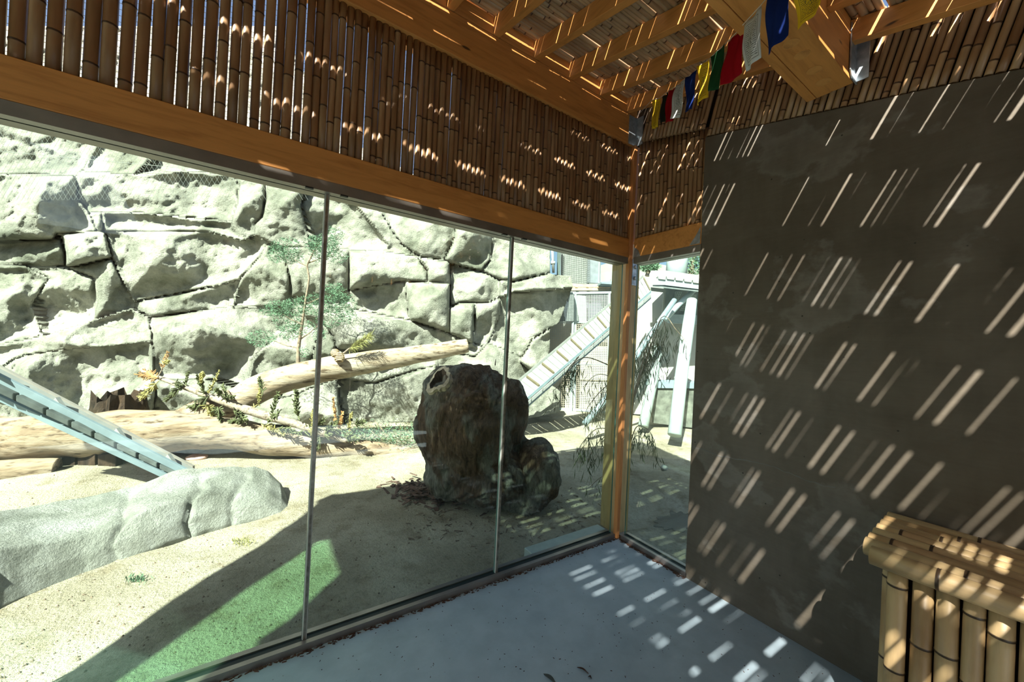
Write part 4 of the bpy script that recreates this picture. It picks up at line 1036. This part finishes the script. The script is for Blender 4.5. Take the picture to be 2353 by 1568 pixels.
# drooping narrow-leaved shrub outside the corner
wp = thing('weeping_shrub', tuple(at(1440, 1120, 4.3)), 'dark weeping shrub with long narrow leaves behind the timber post', 'shrub')
def weep(path, nl, ln, wd=.0095, spread=.10, d0=0):
    pts, rd = tpath([(a, b, c, 1.6) for a, b, c in path], 6); part('stem', MB().tube(pts, [x_*(.9-.6*i/len(rd)) for i, x_ in enumerate(rd)], 5), TWIG, wp)
    m = MB()
    for i in range(int(nl*1.1)):
        u = .15+.85*R.random(); k = min(int(u*(len(pts)-1)), len(pts)-2); c = pts[k]+(pts[k+1]-pts[k])*R.random()
        c = c+Vector((R.gauss(0, spread*.3), R.gauss(0, spread*.3), -abs(R.gauss(0, spread))))
        d = Vector((R.uniform(-.5,.5), R.uniform(-.5,.5), -1)); l = R.uniform(.5, 1)*ln; sd = d.cross(Vector((R.uniform(-1,1),R.uniform(-1,1),0))).normalized()
        e1 = c+d.normalized()*l*.5+Vector((R.uniform(-.01,.01),)*3); e2 = c+d.normalized()*l
        m.add([c, e1+sd*wd/2, e2, e1-sd*wd/2], [(0,1,2,3)])
    part('leaves', m, LEAFD, wp, kind='stuff')
weep([(1435,960,4.3),(1430,900,4.3),(1405,868,4.2),(1370,862,4.15),(1340,890,4.1)], 80, .15)
weep([(1435,930,4.2),(1415,880,4.15),(1385,895,4.1),(1355,930,4.05),(1345,950,4.05)], 90, .16)
weep([(1330,820,4.6),(1320,832,4.6),(1305,850,4.6),(1290,880,4.6)], 130, .17, spread=.12)
weep([(1400,840,4.6),(1350,822,4.6),(1320,835,4.6),(1300,870,4.6),(1270,900,4.6)], 90, .16, spread=.12)
weep([(1440,900,4.2),(1405,900,4.1),(1385,930,4.1),(1370,950,4.1)], 110, .15)
weep([(1440,1080,4.1),(1410,1000,4.0),(1375,985,4.0),(1345,1010,3.95),(1325,1040,3.95)], 120, .16)
weep([(1440,1080,4.1),(1420,1010,4.0),(1390,1005,4.0),(1365,1030,3.95),(1352,1060,3.95)], 120, .17)
weep([(1440,1150,4.1),(1420,1090,3.9),(1385,1095,3.85),(1355,1120,3.85)], 30, .12)
weep([(1445,950,4.3),(1480,850,4.4),(1520,730,4.5),(1555,760,4.5),(1580,790,4.5)], 60, .14)
weep([(1445,950,4.3),(1480,820,4.4),(1510,740,4.5),(1490,770,4.5),(1475,800,4.5)], 200, .18, spread=.18)
weep([(1445,950,4.3),(1490,810,4.4),(1520,735,4.5),(1530,770,4.5),(1515,810,4.5)], 200, .18, spread=.2)
weep([(1445,980,4.3),(1470,860,4.3),(1490,790,4.35),(1478,830,4.35)], 90, .17, spread=.15)
weep([(1440,1060,4.1),(1460,985,4.0),(1485,985,4.0),(1500,1005,3.95),(1510,1040,3.95)], 110, .13, spread=.05)
weep([(1440,1080,4.1),(1455,1010,4.0),(1472,1005,4.0),(1480,1030,3.95)], 70, .12, spread=.05)

# small weeds
for (px, py, lab) in ((315,1325,'tuft of small bright green weeds at the base of long boulder'),(555,1235,'tuft of pale grass by the right end of long boulder')):
    m = MB()
    for i in range(90):
        c = gnd(px+R.gauss(0,14), py+R.gauss(0,5)); c.z = gz(c.x,c.y); m.leaf(c, Vector((R.uniform(-.7,.7), R.uniform(-.7,.7), 1)), .006, R.uniform(.015,.045))
    o = part('weed_tuft', m, LEAFG if px < 400 else LEAFY); tag(o, lab, 'weed')

# ------------------------------------------------------------------ ramps
RAMP = simple('ramp_paint', (.20,.27,.30), .5, .1, .5, .12, 5)
RAMPW = simple('ramp_board', (.26,.245,.22), .75, 0, .3, .1, 8)
RAMPP = simple('ramp_plank', (.25,.26,.245), .75, 0, .3, .08, 8)
BLK = simple('grey_block', (.105,.125,.12), .75, 0, .3, .25, 9)
BLKL = simple('pale_block', (.27,.285,.275), .75, 0, .3, .12, 9)
lr = thing('climbing_ramp', tuple(gnd(405, 1098)), 'blue-grey sloping ramp edged with grey blocks, on the left behind boulder', 'ramp')
dl = lambda x_: 3.75-.00155*(400-x_) if x_ > -90 else 2.99+(x_+90)*.0006           # depth along the ramp
def lin(p0, p1, x_): return p0[1]+(p1[1]-p0[1])*(x_-p0[0])/(p1[0]-p0[0])
A0, A1 = (0,843), (440,1070)      # far top edge
B0, B1 = (0,863), (425,1078)      # top of near rail
C0, C1 = (0,887), (412,1087)      # foot of near rail / top of blocks
E0, E1_ = (0,907), (395,1093)     # bottom of blocks
G0, G1 = (0,925), (375,1100)      # bottom of lower rail
def strip(x0, x1, P0, P1, Q0, Q1, t, dd=0):
    d0, d1 = dl(x0)+dd, dl(x1)+dd
    return MB().prism([at(x0, lin(P0,P1,x0), d0), at(x1, lin(P0,P1,x1), d1), at(x1, lin(Q0,Q1,x1), d1), at(x0, lin(Q0,Q1,x0), d0)], t)
bkv = Vector((FW.x, FW.y, 0))
xa, xb = -330, 428
part('rail', strip(xa, xb, B0, B1, C0, C1, bkv*.03), RAMP, lr, bevel=.003)
part('rail', strip(xa, xb, (E0[0],E0[1]+4), (E1_[0],E1_[1]+3), G0, G1, bkv*.03, -.004), RAMP, lr, bevel=.003)
part('far_board', strip(xa, xb+15, A0, A1, C0, C1, bkv*.025, .15), RAMPW, lr)
a0, a1 = at(xa, lin(B0,B1,xa)+9, dl(xa)+.03), at(xb, lin(B0,B1,xb)+9, dl(xb)+.03)
part('deck', MB().prism([a0, a1, a1+bkv*.12, a0+bkv*.12], UP*-.02), RAMPP, lr)
part('shade_strip', strip(xa, xb-20, C0, C1, (E0[0],E0[1]+6), (E1_[0],E1_[1]+5), bkv*.02, .035), simple('ramp_shadow', (.03,.04,.04), .8), lr)  # dark strip painting in the shade between the blocks
cuts = [-330,-272,-212,-152,-92,-32,33,102,160,213,265,315,363,405]
for i in range(len(cuts)-1):
    x0, x1 = cuts[i]+3, cuts[i+1]-3
    part('edge_block', strip(x0, x1, (C0[0],C0[1]+3.5), (C1[0],C1[1]+2.5), (E0[0],E0[1]-1), (E1_[0],E1_[1]-1), bkv*.045, -.012), BLK, lr, bevel=.006)
for xx_ in (-30, 130, 270, 388):
    d = dl(xx_)+.03; y_ = lin(B0,B1,xx_)
    q = [at(xx_-15, y_+0, d+.02), at(xx_+17, y_+14, d+.02), at(xx_-3, y_-15, d+.02)]
    part('cleat', MB().prism(q, bkv*.035), BLKL, lr)

rr_ = thing('plank_ramp', tuple(gnd(1115, 1000)), 'long white plank ramp with pale edge blocks rising to the raised platform', 'ramp')
# near lower edge (L), far edge (U)
def rp(t, s, up=0):   # t along 0..1, s across 0 near .. 1 far
    n0, n1 = at(1105, 1012, 5.95), at(1497, 672, 8.1); f0, f1 = at(1062, 986, 6.5), at(1478, 636, 8.62)
    a = n0+(n1-n0)*t; b = f0+(f1-f0)*t; return a+(b-a)*s+Vector((0,0,up))
npl = 38
for i in range(npl):
    t0, t1 = i/npl+.0022, (i+1)/npl-.0022
    q = [rp(t0,.08), rp(t1,.08), rp(t1,.95), rp(t0,.95)]; part('plank', MB().prism(q, (0,0,-.022)), RAMPP, rr_)
    if i % 3 == 1:  # cleats coloured dark to stand in for shaded gaps between planks
        q = [rp(t1-.0045,.12,.0), rp(t1+.001,.12,.0), rp(t1+.001,.88,.0), rp(t1-.0045,.88,.0)]; part('cleat', MB().prism(q, (0,0,.035)), simple('gap_shade', (.10,.085,.05), .8) if i == 1 else bpy.data.materials['gap_shade'], rr_)
part('rail', MB().prism([rp(0,.98,-.05), rp(1,.98,-.05), rp(1,.98,.05), rp(0,.98,.05)], bkv*.035), RAMPP, rr_)
part('rail', MB().prism([rp(0,.02,-.02), rp(1,.02,-.02), rp(1,.02,.035), rp(0,.02,.035)], bkv*.035), RAMP, rr_)
part('stringer', MB().prism([rp(0,.02,-.15), rp(1,.02,-.15), rp(1,.02,-.09), rp(0,.02,-.09)], bkv*.05), simple('ramp_steel', (.20,.27,.32), .5, .3), rr_)
part('stringer', MB().prism([rp(0,.9,-.15), rp(1,.9,-.15), rp(1,.9,-.05), rp(0,.9,-.05)], bkv*.05), bpy.data.materials['ramp_steel'], rr_)
nb_ = 17
for i in range(nb_):
    t0, t1 = i/nb_+.002, (i+1)/nb_-.002
    part('edge_block', MB().prism([rp(t0,-.03,-.09), rp(t1,-.03,-.09), rp(t1,-.03,-.02), rp(t0,-.03,-.02)], bkv*.10), BLKL, rr_, bevel=.004)
# bracing pole under the ramp
o = part('support_pole', MB().tube([at(1343,975,6.6), at(1395,915,6.9), at(1455,830,7.3), at(1500,762,7.6), at(1550,690,8.0)], .055, 14), RAMP, smooth=True); tag(o, 'sloping blue-grey steel pole running up under the platform', 'pole')

# ------------------------------------------------------------------ raised platform and its supports
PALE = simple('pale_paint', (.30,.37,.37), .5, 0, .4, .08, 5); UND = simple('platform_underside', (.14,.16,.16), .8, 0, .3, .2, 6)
pf = thing('raised_platform', tuple(at(1550, 660, 8.2)), 'raised platform with pale blue edge and grey deck at the top of plank ramp', 'platform')
dd = 8.05
part('deck', MB().prism([at(1492,631,dd), at(1530,634,dd), at(1700,658,dd), at(1700,646,dd+1.6), at(1530,622,dd+1.6), at(1496,622,dd+1.2)], (0,0,-.05)), RAMPP, pf)
part('fascia', MB().prism([at(1508,640,dd-.02), at(1530,641,dd-.02), at(1700,664,dd-.02), at(1700,676,dd-.02), at(1527,655,dd-.02), at(1500,655,dd-.02)], bkv*.04), PALE, pf)
for k in range(9):
    x0 = 1512+k*20; y0 = 635+max(0,(x0-1530))*.14
    part('edge_block', MB().prism([at(x0,y0,dd-.05), at(x0+18,y0+2.4,dd-.05), at(x0+17,y0+8,dd-.05), at(x0+1,y0+6,dd-.05)], bkv*.1), BLKL, pf)
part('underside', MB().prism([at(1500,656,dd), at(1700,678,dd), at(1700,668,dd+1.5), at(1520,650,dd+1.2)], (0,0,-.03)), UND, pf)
pb_ = thing('porch_wall', tuple(at(1560, 740, 9.3)), 'dark grey recessed wall with white mesh windows under the raised platform', 'wall')
d2 = 9.2
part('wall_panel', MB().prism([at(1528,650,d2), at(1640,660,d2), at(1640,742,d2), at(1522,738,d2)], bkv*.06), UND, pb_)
part('side_panel', MB().prism([at(1492,660,d2-.2), at(1530,664,d2-.2), at(1524,738,d2-.2), at(1520,738,d2-.2),at(1526,672,d2-.2),at(1492,668,d2-.2)], bkv*.05), simple('porch_grey', (.2,.21,.195), .8), pb_)
part('sill_board', MB().prism([at(1530,722,d2-.15), at(1640,726,d2-.15), at(1640,748,d2-.15), at(1538,742,d2-.15)], bkv*.12), simple('porch_blue', (.22,.28,.32), .7), pb_)
def meshpanel(par, corners, nx, ny, r=.006, mat=None, name='wire_mesh'):
    TL, TR, BRc, BL = corners; m = MB()
    for i in range(nx+1):
        u = i/nx; m.bar(TL+(TR-TL)*u, BL+(BRc-BL)*u, r, r, up=FW)
    for j in range(ny+1):
        v = j/ny; m.bar(TL+(BL-TL)*v, TR+(BRc-TR)*v, r, r, up=FW)
    part(name, m, mat or PALE, par, kind='stuff')
meshpanel(pb_, [at(1552,671,d2-.05), at(1566,672,d2-.05), at(1558,690,d2-.05), at(1550,690,d2-.05)], 3, 4, .012)
meshpanel(pb_, [at(1587,677,d2-.05), at(1600,678,d2-.05), at(1594,714,d2-.05), at(1562,714,d2-.05)], 8, 8, .012)
o = part('support_post', MB().tube([at(1590,690,7.9), at(1583,740,7.7), at(1566,860,7.1), at(1550,1000,6.5)], [.10,.115,.115,.115], 20), PALE, smooth=True); tag(o, 'thick pale blue leaning post nearest the concrete wall, under platform', 'post')
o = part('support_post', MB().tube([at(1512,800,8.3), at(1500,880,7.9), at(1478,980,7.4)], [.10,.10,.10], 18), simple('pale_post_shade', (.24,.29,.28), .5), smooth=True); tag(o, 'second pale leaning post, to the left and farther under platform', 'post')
o = part('brace_pipe', MB().tube([at(1528,735,8.2), at(1560,700,8.3), at(1600,662,8.4)], .06, 14), simple('brace_blue', (.30,.38,.42), .5), smooth=True); tag(o, 'short diagonal blue-grey brace pipe beneath the platform edge', 'pipe')
# white rendered wall behind, with ledge and box
WHT = simple('white_render', (.38,.385,.36), .85, 0, .2, .06, 3)
ww = thing('rendered_wall', tuple(gnd(1520, 905)), 'bright white rendered wall under the raised platform', 'wall')
d3 = 10.0
part('wall_panel', MB().prism([at(1405,640,d3), at(1530,668,d3), at(1700,690,d3), at(1720,965,d3-.9), at(1420,950,d3-.4)], bkv*.15), WHT, ww)
part('string_course', MB().prism([at(1440,761,d3-.12), at(1650,766,d3-.12), at(1650,769,d3-.12), at(1440,764,d3-.12)], bkv*.08), simple('course_grey', (.35,.36,.33), .8), ww)
bxx = thing('metal_bin', tuple(at(1550, 960, 7.9)), 'dark panelled box with pale lid between the leaning posts', 'box')
d4 = 8.0
part('body', MB().prism([at(1510,891,d4), at(1640,896,d4), at(1640,990,d4-.1), at(1498,972,d4-.1)], bkv*.5), simple('bin_panel', (.11,.12,.10), .7, 0, .3, .4, 6), bxx)
part('lid', MB().prism([at(1506,878,d4-.05), at(1642,882,d4-.05), at(1642,894,d4-.05), at(1507,892,d4-.05)], bkv*.6), RAMP, bxx)
part('leg', MB().prism([at(1492,942,d4), at(1506,944,d4), at(1502,972,d4-.1), at(1490,970,d4-.1)], bkv*.1), simple('bin_leg', (.30,.28,.22), .8), bxx)
o = part('column', MB().tube([at(1560,560,11.5), at(1556,600,11.4), at(1553,645,11.3)], .30, 20), PALE, smooth=True); tag(o, 'wide pale column rising behind the raised platform', 'column')
# hillside and trees beyond
hl = part('hillside', MB().prism([at(1380,610,16), at(1420,596,16), at(1480,600,16), at(1540,612,16), at(1700,630,16), at(1760,930,16), at(1300,900,16)], bkv*3), simple('pale_hill', (.28,.29,.26), .9, 0, .1, .1, 2)); tag(hl, 'pale hillside beyond the platform', 'hill')
for (cx, cy, ax_, ay_, dp, lab) in ((1492,612,22,11,13.5,'small round green bush on the hillside left of the column'),(1592,598,34,34,12.8,'grey-green tree right of the column beyond the platform')):
    tr_ = thing('distant_tree', tuple(at(cx, cy+ay_, dp)), lab, 'tree'); m = MB()
    for i in range(1100):
        t = R.uniform(0, 6.28); q = math.sqrt(R.random()); pp = at(cx+ax_*q*math.cos(t), cy+ay_*q*math.sin(t), dp+R.uniform(-.5,.5))
        m.leaf(pp, Vector((R.uniform(-1,1), R.uniform(-1,1), R.uniform(-1,1))), .035, .13)
    part('foliage', m, LEAFG, tr_, kind='stuff')
    part('trunk', MB().tube([at(cx-ax_*.2,cy+ay_+12,dp), at(cx,cy,dp), at(cx+ax_*.4,cy-ay_*.7,dp)], [.09,.06,.02], 7), TWIG, tr_)

# ------------------------------------------------------------------ mesh gate and building at the back
bd = thing('keeper_building', tuple(gnd(1350, 938)), 'pale building with mesh covered upper wall beyond the rock overhang', 'building')
d5 = 10.6
part('wall_panel', MB().prism([at(1290,540,d5), at(1354,560,d5), at(1354,655,d5), at(1290,650,d5)], bkv*.2), simple('building_grey', (.25,.26,.245), .8), bd)
meshpanel(bd, [at(1290,545,d5-.12), at(1354,560,d5-.12), at(1354,653,d5-.12), at(1290,648,d5-.12)], 16, 22, .007, simple('mesh_grey', (.16,.17,.16), .6))
part('door', MB().prism([at(1351,560,d5-.05), at(1381,568,d5-.05), at(1380,651,d5-.05), at(1349,650,d5-.05)], bkv*.1), simple('door_slate', (.17,.19,.21), .6), bd)
part('door_edge', MB().prism([at(1376,568,d5-.1), at(1379,569,d5-.1), at(1378,651,d5-.1), at(1375,651,d5-.1)], bkv*.05), PALE, bd)
part('post', MB().bar(at(1285,552,d5-.3), at(1283,632,d5-.3), .07, .07), simple('post_dark', (.10,.13,.12), .6), bd)
part('fascia', MB().prism([at(1300,651,d5-.5), at(1412,656,d5-.5), at(1412,668,d5-.5), at(1300,668,d5-.5)], bkv*.2), simple('fascia_tan', (.36,.31,.23), .8), bd)
part('fascia', MB().prism([at(1300,668,d5-.48), at(1412,669,d5-.48), at(1412,674,d5-.48), at(1300,674,d5-.48)], bkv*.2), WHT, bd)
part('roof_slab', MB().prism([at(1382,648,d5-1), at(1430,645,d5-1), at(1430,655,d5-1), at(1382,652,d5-1)], bkv*1.0), RAMP, bd)
for x_ in (1325,1350,1376): part('rope_tie', MB().tube([at(x_-3,660,d5-.6), at(x_+3,660,d5-.6)], [.03,.03], 8), ROPE, bd)
part('rope', MB().tube([at(1300,659,d5-.6), at(1410,661,d5-.6)], .012, 6), ROPE, bd)
o = part('drain_pipe', MB().tube([at(1268,555,9.9), at(1272,627,9.9)], .035, 10).tube([at(1266,604,9.9), at(1275,605,9.9)], [.05,.05], 10), WHT, smooth=True); tag(o, 'thin white drain pipe at the top right edge of the cliff', 'pipe')
gt = thing('mesh_gate', tuple(gnd(1350, 938)), 'white framed wire mesh gate and fence behind the plank ramp', 'gate')
d6 = 9.3
STEELW = PALE
def fr(x0, y0, x1, y1, w_=.05): part('frame_bar', MB().bar(at(x0,y0,d6), at(x1,y1,d6), w_, w_, up=FW), STEELW, gt)
for (x0,y0,x1,y1) in ((1322,672,1320,945),(1245,676,1420,672),(1318,740,1420,742),(1245,938,1322,942),(1322,942,1420,950),(1258,676,1255,938),(1400,672,1398,948)): fr(x0,y0,x1,y1)
part('frame_bar', MB().bar(at(1245,836,d6), at(1420,838,d6), .02, .02, up=FW), STEELW, gt)
part('frame_bar', MB().bar(at(1316,740,d6-.05), at(1312,945,d6-.05), .05, .05, up=FW), STEELW, gt)
MG = simple('mesh_wire', (.48,.50,.47), .5, .3)
meshpanel(gt, [at(1250,676,d6), at(1400,673,d6), at(1400,742,d6), at(1250,742,d6)], 40, 20, .009, MG)
meshpanel(gt, [at(1250,742,d6), at(1400,742,d6), at(1400,948,d6), at(1250,938,d6)], 34, 46, .006, simple('mesh_tan', (.50,.42,.33), .6))
part('back_wall', MB().prism([at(1225,738,d6+.5), at(1430,738,d6+.5), at(1430,960,d6+.3), at(1225,952,d6+.3)], bkv*.1), WHT, bd)
part('dark_room', MB().prism([at(1235,672,d6+1.0), at(1420,672,d6+1.0), at(1420,745,d6+1.0), at(1235,745,d6+1.0)], bkv*.1), simple('room_dark', (.045,.055,.07), .7), bd)  # dark panel standing in for the unlit interior behind the mesh
part('curtain', MB().prism([at(1310,676,d6+.7), at(1346,680,d6+.7), at(1348,742,d6+.7), at(1300,742,d6+.7)], bkv*.05), simple('room_pale', (.2,.22,.22), .7), bd)

# aviary net over the top of the cliff
nt_ = MB(); dn = 4.9
for i in range(70):
    x0 = -120+i*12
    nt_.bar(at(x0, 150, dn), at(x0-190, 460, dn), .0016, .0016, up=FW); nt_.bar(at(x0-190, 150, dn), at(x0, 460, dn), .0016, .0016, up=FW)
nt_.bar(at(-320,318,dn), at(760,418,dn), .004, .004, up=FW)
o = part('aviary_net', nt_, simple('net_wire', (.20,.22,.20), .6), kind='stuff'); tag(o, 'fine wire net hanging before the upper left of the cliff', 'net')

# ------------------------------------------------------------------ litter indoors
LIT = simple('leaf_litter', (.085,.045,.028), .9, var=.4, scale=20)
lt = MB()
for i in range(900):
    if R.random() < .62: x_ = -R.uniform(0, 3.2)**1.0; y_ = -abs(R.gauss(0, .010))-.002
    else: y_ = -R.uniform(0, .62); x_ = -abs(R.gauss(0, .012))-.002
    if x_ > -.03 and y_ > -.03 and R.random() < .5: continue
    t = R.uniform(-.6, .6); d = Vector((math.cos(t), math.sin(t), 0)) if y_ > -.06 else Vector((math.sin(t), math.cos(t), 0)); l = R.uniform(.004,.022); c = Vector((x_, y_-.001, .0005)); s_ = Vector((-d.y, d.x, 0))*R.uniform(.001,.004)
    h = Vector((0,0,R.uniform(.001,.004))); lt.hexa([c-s_, c+s_, c+d*l+s_, c+d*l-s_], [c-s_+h, c+s_+h, c+d*l+s_+h, c+d*l-s_+h])
for i in range(260):
    c = gnd(R.uniform(700,2000), R.uniform(1260,1560)); 
    if c.x > -.02 or c.y > -.03: continue
    t = R.uniform(0, 6.28); d = Vector((math.cos(t), math.sin(t), 0)); l = R.uniform(.002,.010); s_ = Vector((-d.y, d.x, 0))*.0012; h = Vector((0,0,.0015))
    lt.hexa([c-s_, c+s_, c+d*l+s_, c+d*l-s_], [c-s_+h, c+s_+h, c+d*l+s_+h, c+d*l-s_+h])
o = part('floor_litter', lt, LIT, kind='stuff'); tag(o, 'brown crumbs and twigs gathered along the sill and floor edge', 'litter')
def dryleaf(px, py, dx, dy, l, wd, mat, lab):
    c = gnd(px, py, .003); d = (gnd(px+dx, py+dy, .003)-c).normalized(); s_ = Vector((-d.y, d.x, 0)); n = 9; top = []
    for i in range(n+1):
        u = i/n; w_ = wd*math.sin(math.pi*min(1, u*1.02))**.7*.5+.0006; k = c+d*l*u+s_*.006*math.sin(u*3)
        top.append((k+s_*w_+Vector((0,0,.004*abs(math.sin(u*4)))), k+Vector((0,0,.001)), k-s_*w_+Vector((0,0,.005*math.sin(u*3)))))
    m = MB()
    for i in range(n):
        for j in (0, 1): a = [top[i][j], top[i+1][j], top[i+1][j+1], top[i][j+1]]; m.prism(a, (0,0,-.0012))
    o = part('dry_leaf', m, mat); tag(o, lab, 'leaf')
dryleaf(1249,1549,26,22,.075,.020, simple('leaf_dark', (.07,.08,.07), .8), 'dark grey-green fallen leaf on the floor near the bottom edge')
dryleaf(1326,1534,24,14,.060,.010, LIT, 'thin curled brown leaf lying right of the dark leaf')
dryleaf(1351,1556,7,4,.018,.010, LIT, 'tiny brown leaf scrap on the floor beside curled leaf')
